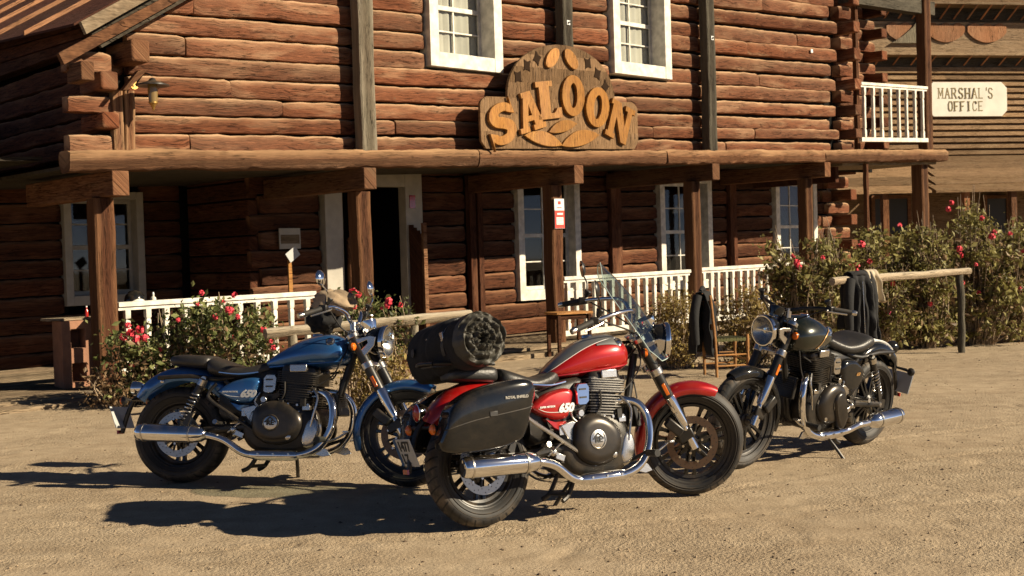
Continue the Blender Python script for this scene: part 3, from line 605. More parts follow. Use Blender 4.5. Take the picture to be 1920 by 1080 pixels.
# windows ---------------------------------------------------
def window(u0,u1,z0,z1,v,cas=.16,cols=2,rows=(2,2),mw='white',pane='darkglass',curt=False,tilt=0,odd=(),rec=.13):
    Z=lambda u,z:z+tilt*(u-u0)
    fr=MB(); th=.07
    def bx(mb,a,b,c,d,v0,v1): fbox(a,b,v0,v1,c,d,0,mb)
    bx(fr,u0,u0+cas,z0,z1,v-rec-.06,v+th); bx(fr,u1-cas,u1,z0,z1,v-rec-.06,v+th); bx(fr,u0+cas,u1-cas,z0,z0+cas*1.25,v-rec-.06,v+th-.004); bx(fr,u0+cas,u1-cas,z1-cas,z1,v-rec-.06,v+th-.004)
    f=wb(fr,'window',mw,bevel=.006)
    a,b,c,d=u0+cas,u1-cas,z0+cas*1.25,z1-cas; vs=v-rec; st=.055
    sh=MB(); bx(sh,a,a+st,c,d,vs-.04,vs); bx(sh,b-st,b,c,d,vs-.04,vs); 
    mid=(c+d)/2; bx(sh,a+st,b-st,c,c+.07,vs-.04,vs-.002); bx(sh,a+st,b-st,d-.06,d,vs-.04,vs-.002); bx(sh,a+st,b-st,mid-.035,mid+.035,vs-.04,vs+.008)
    iw=(b-a-2*st); bars=[]
    for q in range(1,cols): bx(sh,a+st+iw*q/cols-.014,a+st+iw*q/cols+.014,c+.07,mid-.035,vs-.035,vs-.005); bx(sh,a+st+iw*q/cols-.014,a+st+iw*q/cols+.014,mid+.035,d-.06,vs-.035,vs-.005)
    for (s0,s1,nr) in ((c+.07,mid-.035,rows[0]),(mid+.035,d-.06,rows[1])):
        for q in range(1,nr): 
            zz=s0+(s1-s0)*q/nr; bx(sh,a+st,b-st,zz-.012,zz+.012,vs-.034,vs-.006)
        for q in range(nr):
            for w in range(cols):
                pa=a+st+iw*w/cols; pb=a+st+iw*(w+1)/cols; zq0=s0+(s1-s0)*q/nr; zq1=s0+(s1-s0)*(q+1)/nr
                pm=MB(); bx(pm,pa,pb,zq0,zq1,vs-.024,vs-.020); p=pm.build('pane','clearglass',f,smooth=False,xf=Matrix.Translation(-Vector(bld.location)))
    s=sh.build('sash',mw,f,xf=Matrix.Translation(-Vector(bld.location)),bevel=.003)
    # lit reveal boards inside opening
    if curt:
        cm=MB(); n=26; rings=[]
        for (zz) in (c+.02,d-.02): rings.append([F(a+.02+(b-a-.04)*i/n,vs-.055+.010*math.sin(i*1.9)+.006*math.sin(i*.7),zz) for i in range(n+1)])
        cm.strip(rings); cm.build('curtain','curtain',f,xf=Matrix.Translation(-Vector(bld.location)))
    return f
for (w0,w1,wz),c in zip(wins_up,(1,1)): window(w0,w1,wz,wz+1.85,.16,cas=.17,rows=(2,2),curt=True,rec=.24)
for i,(w0,w1,z0,z1) in enumerate(lowwins): window(w0,w1,z0,z1,VW,cas=.15,rows=(2,2),mw='white')
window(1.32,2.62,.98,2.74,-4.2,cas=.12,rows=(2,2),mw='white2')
# dark room behind the windows and door
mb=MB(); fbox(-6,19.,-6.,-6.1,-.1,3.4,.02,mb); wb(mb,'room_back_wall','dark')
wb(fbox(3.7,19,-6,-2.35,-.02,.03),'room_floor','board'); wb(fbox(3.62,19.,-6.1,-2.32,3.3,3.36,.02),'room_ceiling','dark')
# door frame and leaves
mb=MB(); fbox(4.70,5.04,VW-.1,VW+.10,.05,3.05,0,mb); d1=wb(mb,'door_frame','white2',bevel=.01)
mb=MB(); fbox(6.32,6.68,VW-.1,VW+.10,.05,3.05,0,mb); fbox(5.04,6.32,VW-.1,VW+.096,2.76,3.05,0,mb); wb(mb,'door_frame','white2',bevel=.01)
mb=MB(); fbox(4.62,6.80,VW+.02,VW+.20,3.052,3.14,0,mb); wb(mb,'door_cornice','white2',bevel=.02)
def leaf(uh,out,zt):
    o=MB()
    for q in range(4): fbox(uh,uh+.05,VW+.11+out*q/4,VW+.11+out*(q+1)/4-.006,.16,zt-.05*q,0,o)
    lf=wb(o,'door_leaf','lowlog',bevel=.004); e=MB(); fbox(uh-.01,uh+.07,VW+.11+out+.001,VW+.17+out,.10,zt+.02,0,e); e.build('edge_board','beam',lf,xf=Matrix.Translation(-Vector(bld.location)),bevel=.006)
leaf(6.36,.34,2.12); leaf(5.08,.05,1.9)
mb=MB(); fbox(6.40,6.52,VW+.101,VW+.112,2.40,2.62,0,mb); wb(mb,'red_notice','redlens')
# ================================================================== RAILINGS
def railing(name,label,u0,u1,v,zr,hb,nb,tilt,seed=0,group='white baluster railings'):
    c=F((u0+u1)/2,v,hb); t_=wthing(name,label,'railing',c,group)
    def q(mb,nm): return mb.build(nm,'white',t_,xf=Matrix.Translation(-Vector(c)),bevel=.005,sharp=30)
    q(fbox(u0,u1,v-.055,v+.055,zr-.03,zr+.03,tilt),'top_rail'); q(fbox(u0,u1,v-.03,v+.03,zr-.075,zr-.032,tilt),'under_rail'); q(fbox(u0,u1,v-.04,v+.04,hb,hb+.09,tilt),'bottom_rail')
    for i in range(nb):
        u=u0+(u1-u0)*(i+.5)/nb+random.uniform(-.012,.012); zb=hb+.09+tilt*(u-u0); zt=zr-.07+tilt*(u-u0); H=zt-zb; rings=[]
        for (f_,w) in ((0,.045),(.14,.045),(.17,.03),(.2,.04),(.5,.036),(.8,.04),(.83,.03),(.86,.045),(1,.045)):
            rings.append([F(u+a_*w,v+b_*w,zb+H*f_) for a_,b_ in ((-.8,-.8),(.8,-.8),(.8,.8),(-.8,.8))])
        mb=MB(); mb.loft(rings,True); q(mb,'baluster')
railing('porch_railing','white railing behind the geraniums at the left end of the porch',.20,3.05,0,1.09,.22,11,.008)
railing('porch_railing','white railing between the post with the notice and the next post right',7.88,11.15,0,1.15,.20,15,.008)
railing('porch_railing','white railing behind the yellowish shrubs, right of the bare brown post',11.45,14.75,0,1.20,.22,15,.008)
railing('balcony_railing','white railing on the upstairs balcony beside the marshal sign',16.45,19.2,.36,4.93,3.72,8,.037,group='white baluster railings')
# ================================================================== SALOON SIGN
su,sz=7.52,3.22; sv=.50
sign=wthing('saloon_sign','arched wooden board with raised orange SALOON letters over the porch beam','sign',F(su,sv,sz))
def sm(x,y,z=0): return F(su+x,sv+z,sz+y+.036*x)
def sq(mb,nm,m,**k): return mb.build(nm,m,sign,xf=Matrix.Translation(-Vector(sign.location)),**k)
def arch_half(y): # half width of outline at height y
    if y<.78: return 1.76
    t=(y-.78)/.86
    return 1.20*math.sqrt(max(0,1-(max(0,t)**2.2)))
ys=[.0,.26,.53,.78,1.02,1.26,1.46,1.64]
for y0,y1 in zip(ys[:-1],ys[1:]):
    n=7; L_=[];R_=[]
    for i in range(n+1):
        y=y0+.004+(y1-y0-.008)*i/n; w=arch_half(y if y0>=.78 else min(y,.77))
        if y0<.01: w-=.10*max(0,1-y/.12)
        if .5<y0<.7: w-=.14*max(0,(y-.66)/.12)**2
        R_.append((w,y)); L_.append((-w,y))
    sq(shape_mb([R_+L_[::-1]],.05,lambda x,y,z:sm(x,y,z-.05),bevel=.006),'sign_board','signboard')
# notches (leaf shaped carved holes) as dark inlays, set in relief
def relief(loops,d,z0,nm,m,bv=.008): return sq(shape_mb(loops,d,lambda x,y,z:sm(x,y,z+z0),bevel=bv),nm,m,sharp=40)
def ell(cx,cy,a,b,rot=0,n=26): return [(cx+a*math.cos(t)*math.cos(rot)-b*math.sin(t)*math.sin(rot),cy+a*math.cos(t)*math.sin(rot)+b*math.sin(t)*math.cos(rot)) for t in [2*math.pi*i/n for i in range(n)]]
def glyph(ch):
    if ch=='L': return [[(0,0),(.62,0),(.62,.26),(.52,.26),(.44,.13),(.33,.13),(.33,.87),(.42,.87),(.42,1),(0,1),(0,.87),(.08,.87),(.08,.13),(0,.13)]]
    if ch=='A': return [[(0,0),(.26,0),(.26,.12),(.22,.12),(.25,.26),(.43,.26),(.46,.12),(.40,.12),(.40,0),(.74,0),(.74,.12),(.68,.12),(.46,1),(.20,1),(.20,.88),(.24,.88),(.08,.12),(0,.12)],[(.28,.38),(.41,.38),(.35,.70)]]
    if ch=='N': return [[(0,0),(.28,0),(.28,.12),(.22,.12),(.22,.62),(.52,0),(.68,0),(.68,.88),(.76,.88),(.76,1),(.46,1),(.46,.88),(.54,.88),(.54,.42),(.28,1),(0,1),(0,.88),(.06,.88),(.06,.12),(0,.12)]]
    if ch=='O': return [ell(.36,.5,.36,.52),ell(.36,.5,.13,.33)]
    if ch=='S':
        path=[(.60,.80),(.50,.88),(.34,.90),(.18,.84),(.13,.70),(.20,.58),(.36,.50),(.50,.40),(.53,.27),(.44,.13),(.28,.09),(.12,.13),(.04,.22)]
        P=[]
        for i in range(len(path)-1):
            for k in range(4):
                t=k/4; p0=path[max(i-1,0)];p1=path[i];p2=path[i+1];p3=path[min(i+2,len(path)-1)]
                P.append(tuple(.5*(2*p1[d]+(p2[d]-p0[d])*t+(2*p0[d]-5*p1[d]+4*p2[d]-p3[d])*t*t+(3*p1[d]-p0[d]-3*p2[d]+p3[d])*t**3) for d in (0,1)))
        P.append(path[-1]); A=[];B=[]
        for i,p in enumerate(P):
            q0=P[max(i-1,0)];q1=P[min(i+1,len(P)-1)]; dx,dy=q1[0]-q0[0],q1[1]-q0[1]; l=math.hypot(dx,dy); w=.105
            tt=i/(len(P)-1); w=.085+.045*math.sin(math.pi*tt)
            A.append((p[0]-dy/l*w,p[1]+dx/l*w)); B.append((p[0]+dy/l*w,p[1]-dx/l*w))
        return [A+[(-.04,.02),(-.06,.36)]+B[::-1]+[(.66,.98),(.70,.66)]]
    return []
# letters: centre (x,y), size, tilt
for ch,cx,cy,xs,ys,rot in [('S',-1.35,.38,.74,.60,.30),('A',-.80,.57,.74,.60,.24),('L',-.34,.76,.84,.58,.10),('O',.17,.84,.70,.62,-.04),('O',.73,.67,.74,.62,-.22),('N',1.25,.44,.76,.62,-.36)]:
    lo=[]
    for lp in glyph(ch):
        out=[]
        for x,y in lp:
            x=(x-.36)*xs; y=(y-.5)*ys; out.append((cx+x*math.cos(rot)-y*math.sin(rot),cy+x*math.sin(rot)+y*math.cos(rot)))
        lo.append(out)
    relief(lo,.06,.004,'letter_'+ch.lower(),'orange',.006)
def petal(cx,cy,l,w,rot,b=.5):
    pts=[]
    for i in range(14): t=i/14; pts.append((t*l,w*math.sin(math.pi*t)**.8))
    for i in range(14): t=1-i/14; pts.append((t*l,-w*.55*math.sin(math.pi*t)**.8))
    return [(cx+x*math.cos(rot)-y*math.sin(rot),cy+x*math.sin(rot)+y*math.cos(rot)) for x,y in pts]
relief([petal(-.90,.20,.80,.13,-.18)],.05,.004,'carved_leaf','orange'); relief([petal(-.10,.05,.86,.15,.20)],.05,.005,'carved_leaf','orange')
relief([petal(-.38,.26,.62,.11,.22)],.05,.014,'carved_leaf','orange')
relief([ell(-.26,1.42,.10,.185,-.75)],.05,.003,'carved_leaf','orange'); relief([ell(.16,1.42,.10,.185,.75)],.05,.003,'carved_leaf','orange')
def star(cx,cy,r,rot):
    return [(cx+(r*.9 if i%3==0 else r*.55)*math.cos(rot+i*math.pi/6)*.8,cy+(r*.9 if i%3==0 else r*.5)*math.sin(rot+i*math.pi/6)) for i in range(12)]
def star_(cx,cy,r,rot): return [(cx+(r if i%2==0 else r*.62)*math.cos(rot+i*math.pi/5)*.85,cy+(r if i%2==0 else r*.62)*math.sin(rot+i*math.pi/5)) for i in range(10)]
for x,y in [(-.98,1.10),(-.78,1.28),(-.56,1.40),(.58,1.38),(.80,1.22),(.98,1.02)]: relief([star(x,y,.13,random.random())],.010,.001,'carved_recess','burnt',.002)
# notice on third post
no=wthing('post_notice','narrow red and white notice nailed to the porch post','notice',F(7.70,.15,2.1))
def nb_(mb,nm,m): return mb.build(nm,m,no,xf=Matrix.Translation(-Vector(no.location)),smooth=False)
nb_(fbox(7.60,7.82,.135,.150,1.97,2.45),'notice_board','print')
nb_(fbox(7.602,7.818,.1505,.154,1.975,2.26),'red_panel','redprint'); nb_(fbox(7.63,7.79,.1545,.157,2.03,2.15),'text_block','print')
nb_(fbox(7.68,7.74,.1505,.154,2.36,2.41),'red_mark','redprint')
for i in range(4): nb_(fbox(7.64,7.78-.02*(i%2),.1575,.1585,2.045+i*.026,2.053+i*.026),'text_line','greyprint')
nb_(fbox(7.65,7.78,.1545,.157,2.19,2.22),'headline','print'); nb_(fbox(7.65,7.76,.1505,.153,2.30,2.312),'headline','redprint')
# small boards near the left of the door
o=fbox(3.86,4.24,VW+.05,VW+.075,1.76,2.08); sgn=wthing('wall_board','small pale blank board on the dark wall left of the door','sign',F(4.05,VW+.06,1.9)); o.build('panel','white2',sgn,xf=Matrix.Translation(-Vector(sgn.location))); fbox(3.88,4.22,VW+.0755,VW+.078,1.84,1.98).build('tan_band','board',sgn,xf=Matrix.Translation(-Vector(sgn.location)))
st=wthing('stake_card','thin yellow wooden stake with a small tilted grey card on top','stake',F(3.9,-.8,.1))
u_,z_=fac(545,545,-.8); mb=fbox(u_-.03,u_+.03,-.815,-.785,.05,1.58); mb.build('stake','orange',st,xf=Matrix.Translation(-Vector(st.location)))
mb=MB(); mb.box(F(u_+.03,-.76,1.66),(.20,.01,.15),rot=Matrix.Rotation(AL,3,'Z')@Matrix.Rotation(-.6,3,'Y')); mb.build('card','plate',st,xf=Matrix.Translation(-Vector(st.location)))
# ================================================================== MOTORCYCLES
def arcpts(cx,cz,r,a0,a1,n): return [(cx+r*math.cos(math.radians(a0+(a1-a0)*i/n)),cz+r*math.sin(math.radians(a0+(a1-a0)*i/n))) for i in range(n+1)]
def se_ring(x,w,zb,zt,n=28,e=.62,wtop=None,etop=None,yc=0):
    """superellipse section in the y-z plane at x"""
    r=[]; zc=(zb+zt)/2; h=(zt-zb)/2
    for j in range(n):
        a=2*math.pi*j/n; c,s=math.cos(a),math.sin(a); ee=e if s<0 else (etop or e)
        r.append((x,yc+w*math.copysign(abs(c)**ee,c),zc+h*math.copysign(abs(s)**ee,s)))
    return r
def spline(keys,n):
    """keys: list of tuples ; catmull-rom resample"""
    out=[]
    for i in range(len(keys)-1):
        p0=keys[max(i-1,0)];p1=keys[i];p2=keys[i+1];p3=keys[min(i+2,len(keys)-1)]
        for k in range(n):
            t=k/n; out.append(tuple(.5*((2*b)+(c-a)*t+(2*a-5*b+4*c-d)*t*t+(3*b-a-3*c+d)*t**3) for a,b,c,d in zip(p0,p1,p2,p3)))
    out.append(tuple(keys[-1])); return out
def tyre_material():
    m,t,b=mat('tyre_rubber'); N=t.nodes; L=t.links; tc=N.new('ShaderNodeTexCoord'); sp=N.new('ShaderNodeSeparateXYZ'); L.new(tc.outputs['Object'],sp.inputs[0])
    at=N.new('ShaderNodeMath'); at.operation='ARCTAN2'; L.new(sp.outputs[2],at.inputs[0]); L.new(sp.outputs[0],at.inputs[1])
    r2=N.new('ShaderNodeVectorMath'); r2.operation='LENGTH'; cb=N.new('ShaderNodeCombineXYZ'); L.new(sp.outputs[0],cb.inputs[0]); L.new(sp.outputs[2],cb.inputs[2]); L.new(cb.outputs[0],r2.inputs[0])
    ab=N.new('ShaderNodeMath'); ab.operation='ABSOLUTE'; L.new(sp.outputs[1],ab.inputs[0])
    ma=N.new('ShaderNodeMath'); ma.operation='MULTIPLY_ADD'; ma.inputs[1].default_value=9.0*1.0; L.new(ab.outputs[0],ma.inputs[0]); 
    mb_=N.new('ShaderNodeMath'); mb_.operation='MULTIPLY'; mb_.inputs[1].default_value=36/(2*math.pi); L.new(at.outputs[0],mb_.inputs[0]); L.new(mb_.outputs[0],ma.inputs[2])
    fr=N.new('ShaderNodeMath'); fr.operation='FRACT'; L.new(ma.outputs[0],fr.inputs[0]); lt=N.new('ShaderNodeMath'); lt.operation='LESS_THAN'; lt.inputs[1].default_value=.2; L.new(fr.outputs[0],lt.inputs[0])
    gt=N.new('ShaderNodeMath'); gt.operation='GREATER_THAN'; gt.inputs[1].default_value=.285; L.new(r2.outputs['Value'],gt.inputs[0])
    gr=N.new('ShaderNodeMath'); gr.operation='MULTIPLY'; L.new(lt.outputs[0],gr.inputs[0]); L.new(gt.outputs[0],gr.inputs[1])
    bp=N.new('ShaderNodeBump'); bp.invert=True; bp.inputs['Strength'].default_value=1; bp.inputs['Distance'].default_value=.006; L.new(gr.outputs[0],bp.inputs['Height']); L.new(bp.outputs[0],b.inputs['Normal'])
    mx=N.new('ShaderNodeMix'); mx.data_type='RGBA'; n=N.new('ShaderNodeTexNoise'); n.inputs['Scale'].default_value=9; n.inputs['Detail'].default_value=6; L.new(tc.outputs['Object'],n.inputs['Vector'])
    rp=N.new('ShaderNodeMapRange'); rp.inputs[1].default_value=.45; rp.inputs[2].default_value=.75; L.new(n.outputs[0],rp.inputs[0])
    ml=N.new('ShaderNodeMath'); ml.operation='MULTIPLY'; g2=N.new('ShaderNodeMapRange'); g2.inputs[1].default_value=.26; g2.inputs[2].default_value=.33; g2.inputs[3].default_value=.10; g2.inputs[4].default_value=1.6; L.new(r2.outputs['Value'],g2.inputs[0]); L.new(rp.outputs[0],ml.inputs[0]); L.new(g2.outputs[0],ml.inputs[1])
    L.new(ml.outputs[0],mx.inputs[0]); mx.inputs[6].default_value=(.014,.013,.012,1); mx.inputs[7].default_value=(.17,.13,.09,1); gx_=N.new('ShaderNodeMix'); gx_.data_type='RGBA'; L.new(gr.outputs[0],gx_.inputs[0]); L.new(mx.outputs[2],gx_.inputs[6]); gx_.inputs[7].default_value=(.004,.004,.004,1); L.new(gx_.outputs[2],b.inputs['Base Color']); b.inputs['Roughness'].default_value=.62
    return m
MT['tyre']=tyre_material()
def motorcycle(cfg):
    root=thing('motorcycle',cfg['label'],'motorcycle',cfg['loc'],(math.radians(-cfg.get('lean',8)),0,cfg['yaw']))
    root.scale=cfg['scale']
    paint=cfg['paint']; G=cfg.get('gear',{}); solo=cfg.get('solo',False)
    CUR[0]=None
    def B(mb,name,m,parent=root,**k): return mb.build(name,m,parent,**k)
    # ---------------- wheels
    def wheel(cx,cz,R,w,rimR,nm,disc,sides,par):
        c=(cx,0,cz)
        tw=w/2; prof=[(rimR-.006,-tw*.62),(rimR+.012,-tw*.80),(rimR+.03,-tw*.97),((R+rimR)/2+.005,-tw*1.0),(R-.030,-tw*.93),(R-.014,-tw*.72),(R-.004,-tw*.38),(R,0),(R-.004,tw*.38),(R-.014,tw*.72),(R-.030,tw*.93),((R+rimR)/2+.005,tw),(rimR+.03,tw*.97),(rimR+.012,tw*.80),(rimR-.006,tw*.62)]
        mb=MB(); mb.lathe(prof,c,n=72,close=True); t=B(mb,'tyre','tyre',par,origin=c,sharp=40)
        mb=MB()
        for s in(-1,1):
            for fr_ in (.18,.62): r_=rimR+.02+(R-rimR-.05)*fr_; mb.lathe([(r_-.003,s*tw*.985),(r_,s*(tw*.985+.003)),(r_+.003,s*tw*.985)],c,n=72,close=True)
        B(mb,'sidewall_rib','rubber',par,kind='stuff')
        mb=MB(); rw=tw*.70; mb.lathe([(rimR,-rw),(rimR+.010,-rw-.004),(rimR+.010,-rw+.010),(rimR-.014,-rw+.016),(rimR-.030,-rw*.3),(rimR-.030,rw*.3),(rimR-.014,rw-.016),(rimR+.010,rw-.010),(rimR+.010,rw+.004),(rimR,rw)],c,n=72,close=False)
        mb.lathe([(rimR-.044,-.018),(rimR-.028,-.022),(rimR-.028,.022),(rimR-.044,.018)],c,n=72,close=True)
        rm=B(mb,'rim','black',par)
        mb=MB()
        for i in range(7):
            for dd in (-1,1):
                a=2*math.pi*i/7+.2; a1=a+dd*.13
                p0=Vector((math.cos(a+dd*.28)*.045,0,math.sin(a+dd*.28)*.045)); p1=Vector((math.cos(a1)*(rimR-.032),0,math.sin(a1)*(rimR-.032)))
                tn=Vector((-math.sin(a),0,math.cos(a))); rings=[]
                for t_,wd,th in ((0,.016,.030),(.4,.010,.018),(.8,.010,.014),(1,.016,.018)):
                    q=Vector(c)+p0*(1-t_)+p1*t_; rings.append([q+tn*wd*sx+Vector((0,th*sy,0)) for sx,sy in ((-1,-1),(1,-1),(1,1),(-1,1))])
                mb.loft(rings,True)
        B(mb,'spokes','blackgloss',par,sharp=30,bevel=.003)
        mb=MB(); mb.lathe([(0,-tw*.9),(.030,-tw*.9),(.034,-tw*.7),(.052,-tw*.5),(.058,0),(.052,tw*.5),(.034,tw*.7),(.030,tw*.9),(0,tw*.9)],c,n=28); B(mb,'hub','black',par)
        for s in sides:
            y=s*(tw*.80+.012); mb=MB(); mb.lathe([(disc-.045,-.0025),(disc,-.0025),(disc,.0025),(disc-.045,.0025)],(cx,y,cz),n=64,close=True); dk=B(mb,'brake_disc',cfg.get('discmat','brownsteel') if cx>1 else 'steel',par)
            mb=MB()
            for i in range(6):
                a=i*math.pi/3+.3; q=Vector((cx+math.cos(a)*.075,y,cz+math.sin(a)*.075)); mb.tube([(cx+math.cos(a)*.03,y,cz+math.sin(a)*.03),(cx+math.cos(a)*(disc-.040),y,cz+math.sin(a)*(disc-.040))],.008,6)
            mb.build('disc_carrier','black',dk)
            mb=MB()
            for i in range(6):
                a=i*math.pi/3+.3; mb.lathe([(0,-.010),(.008,-.010),(.008,.010),(0,.010)],(cx+math.cos(a)*.062,y,cz+math.sin(a)*.062),n=8)
                mb.lathe([(0,-.008),(.007,-.008),(.007,.008),(0,.008)],(cx+math.cos(a+.5)*(disc-.044),y,cz+math.sin(a+.5)*(disc-.044)),n=8)
            mb.build('disc_bolt','alu',dk,kind='stuff')
            # perforations
            mb=MB()
            for i in range(36):
                a=i*2*math.pi/36; rr_=disc-.012-.010*(i%3); q=(cx+math.cos(a)*rr_,y+s*.003,cz+math.sin(a)*rr_); mb.lathe([(0,0),(.0035,0)],q,n=6)
            mb.build('disc_hole','ink',dk,kind='stuff')
    rw_=bpy.data.objects.new('rear_wheel',None); COL.objects.link(rw_); rw_.parent=root
    wheel(0,.323,.323,.145,.222,'rear_wheel',.150,(-1,),rw_)
    mb=MB(); mb.lathe([(0,-.14),(.014,-.14),(.014,.14),(0,.14)],(0,0,.323),n=12); B(mb,'axle','alu',rw_)
    # ---------------- swingarm, shocks
    mb=MB()
    for s in(-1,1): mb.tube([(.50,s*.13,.38),(.30,s*.125,.36),(-.02,s*.115,.323)],[.028,.026,.022],10,sub=3); mb.box((-.03,s*.115,.323),(.09,.022,.06))
    B(mb,'swingarm','black')
    for s in(-1,1):
        a=Vector((.05,s*.150,.37)); b=Vector((.21,s*.150,.69)); ax=(b-a).normalized()
        mb=MB(); mb.tube([a,a+ax*.03,a+ax*.031,a+ax*.05,a+ax*.051,b-ax*.115,b-ax*.11,b],[.014,.014,.030,.030,.012,.012,.026,.026],12); sh=B(mb,'shock_absorber','black')
        mb=MB(); e=ax.orthogonal().normalized(); g_=ax.cross(e); pts=[]
        for i in range(12*8+1):
            t=i/96; pts.append(a+ax*(.055+t*.20)+(e*math.cos(t*8*2*math.pi)+g_*math.sin(t*8*2*math.pi))*.028)
        mb.tube(pts,.0055,6); mb.build('coil_spring','alu',sh)
        mb=MB(); mb.tube([b-Vector((0,.012,0)),b+Vector((0,.012,0))],.018,12); mb.tube([b-ax*.045,b-ax*.005],.030,12); mb.build('cap','alu',sh)
    # ---------------- frame
    mb=MB(); mb.tube([(1.13,0,.90),(.98,0,.84),(.7,0,.77),(.45,0,.70),(.36,0,.60)],.026,10,sub=3)
    mb.tube([(1.14,0,.86),(1.06,0,.60),(.99,0,.34),(.94,0,.28)],.024,10,sub=3)
    for s in(-1,1):
        mb.tube([(.46,s*.09,.72),(.30,s*.115,.69),(.10,s*.125,.71),(-.12,s*.12,.70)],.014,8,sub=3)
        mb.tube([(.50,s*.10,.40),(.44,s*.10,.56),(.34,s*.11,.68)],.018,8,sub=3); mb.tube([(.94,s*.05,.28),(.85,s*.11,.21),(.6,s*.12,.21),(.5,s*.12,.34)],.016,8,sub=3)
    mb.tube([(1.155,0,1.0),(1.225,0,.86)],.034,16)
    B(mb,'frame','black')
    # bright lower frame rail as seen beside the side panel
    for s in(-1,1):
        mb=MB(); mb.tube([(.30,s*.160,.66),(.255,s*.168,.60),(.27,s*.17,.55),(.42,s*.175,.45),(.60,s*.178,.33)],.011,8,sub=4)
        if not solo: B(mb,'side_rail','alu' if G else 'black')
        mb=MB(); mb.prism([(.475,.50),(.56,.52),(.60,.50),(.565,.44),(.575,.385),(.52,.42)],lambda x,z,y:(x,s*y,z),.135,.165); B(mb,'pivot_plate','alu',bevel=.006)
    # ---------------- engine
    eng=bpy.data.objects.new('engine',None); COL.objects.link(eng); eng.parent=root
    mb=MB(); rings=[]
    for y,k in ((-.165,.80),(-.155,.92),(-.13,1),(.13,1),(.155,.92),(.165,.8)):
        rings.append([(.715+(x-.715)*k,y,.375+(z-.375)*k) for x,z in spline([(.47,.40),(.50,.50),(.60,.53),(.78,.54),(.92,.50),(.97,.40),(.95,.28),(.86,.215),(.66,.205),(.53,.24),(.47,.33),(.47,.40)],4)[:-1]])
    mb.loft(rings,True); B(mb,'crankcase','engine',eng)
    for s in(-1,1):
        out=spline([(.545,.41),(.57,.50),(.66,.545),(.76,.535),(.855,.47),(.88,.39),(.84,.30),(.74,.262),(.64,.272),(.565,.325),(.545,.41)],4)[:-1]
        mb=MB(); mb.pillow(out,lambda x,z,y:(x,s*y,z),.155,.215,6,inset=.42); cv=B(mb,'engine_cover','engsat',eng)
        cx_,cz_=.690,.405
        mb=MB(); mb.lathe([(0,.0),(.0,.012),(.040,.012),(.052,.008),(.058,0)],(cx_,s*.206,cz_),axis=(0,s,0),n=36); mb.build('emblem_disc','alu',cv)
        mb=MB(); mb.lathe([(.044,.010),(.047,.015),(.053,.014),(.056,.006)],(cx_,s*.206,cz_),axis=(0,s,0),n=36); mb.build('emblem_ring','alu' if cfg.get('bright') else 'engine',cv)
        tm=text_mb('RE' ,.046,lambda x,y,z:(cx_-s*x*1.0 if s>0 else cx_+x,s*(.2195+z),cz_+y-.001),.003,offset=.002); tm.build('emblem_letters','ink',cv)
        tm=MB(); tm.prism([(-.040,.004),(0,.042),(.040,.004),(.034,.0),(0,.030),(-.034,.0)],lambda x,z,y:(cx_+x,s*y,cz_+z+.0),.217,.2205); tm.build('emblem_chevron','ink',cv)
        mb=MB()
        for k in range(11):
            a=2*math.pi*k/11; mb.lathe([(0,0),(.0065,0),(.0065,.008),(0,.008)],(.712+.165*math.cos(a),s*.157,.402+.138*math.sin(a)),axis=(0,s,0),n=8)
        mb.build('cover_bolt','alu',eng,kind='stuff')
        mb=MB(); mb.lathe([(0,0),(.018,0),(.020,.01),(.012,.014),(0,.014)],(.80,s*.196,.315),axis=(0,s,0),n=16); mb.build('filler_cap','alu',eng)
        out=spline([(.86,.30),(.90,.42),(.955,.44),(.985,.36),(.95,.26),(.88,.24),(.86,.30)],3)[:-1]
        mb=MB(); mb.pillow(out,lambda x,z,y:(x,s*y,z),.12,.17,4); mb.build('front_casting','alu' if s<0 else 'engine',eng)
        mb=MB(); mb.box((.50,s*.14,.47),(.06,.03,.05)); mb.box((.90,s*.155,.50),(.05,.03,.03)); mb.lathe([(0,0),(.02,0),(.02,.05),(0,.05)],(.62,s*.12,.555),axis=(0,s,0),n=14); mb.tube([(.60,s*.15,.55),(.62,s*.17,.50),(.64,s*.18,.47)],.007,8,sub=3); B(mb,'casting_detail','alu',eng,bevel=.003,kind='stuff')
    # cylinders with fins
    T=Matrix.Rotation(math.radians(6),3,'Y'); cb=Vector((.805,0,.515))
    def fin(z,w,d,th,nm,m,rx=.02):
        mb=MB(); pts=[]
        for (sx,sy) in ((1,1),(-1,1),(-1,-1),(1,-1)):
            for k in range(4):
                a=math.pi/2*k/3+{(1,1):0,(-1,1):math.pi/2,(-1,-1):math.pi,(1,-1):1.5*math.pi}[(sx,sy)]
                pts.append((sx*(d-rx)+rx*math.cos(a),sy*(w-rx)+rx*math.sin(a)))
        return pts
    mb=MB(); 
    for i in range(9):
        z0=i*.0155; pts=fin(z0,.160,.118-.010*(i%2),.005,'',None,.05)
        mb.loft([[cb+T@Vector((x,y,z0)) for x,y in pts],[cb+T@Vector((x,y,z0+.006)) for x,y in pts]],True)
    B(mb,'cylinder_fins','fins' if cfg.get('bright') else 'engine',eng,kind='stuff',sharp=30)
    mb=MB()
    for s in(-1,1): mb.loft([[cb+T@Vector((.100*math.cos(a),s*.075+.072*math.sin(a),z)) for a in [2*math.pi*k/24 for k in range(24)]] for z in (-.03,.15)],True)
    B(mb,'cylinder','engine',eng)
    mb=MB()
    for i in range(6):
        z0=.145+i*.013; pts=fin(z0,.165,.132,.005,'',None,.035)
        mb.loft([[cb+T@Vector((x,y,z0)) for x,y in pts],[cb+T@Vector((x,y,z0+.006)) for x,y in pts]],True)
    pts=fin(0,.145,.112,0,'',None,.03); mb.loft([[cb+T@Vector((x,y,.14)) for x,y in pts],[cb+T@Vector((x,y,.225)) for x,y in pts]],True)
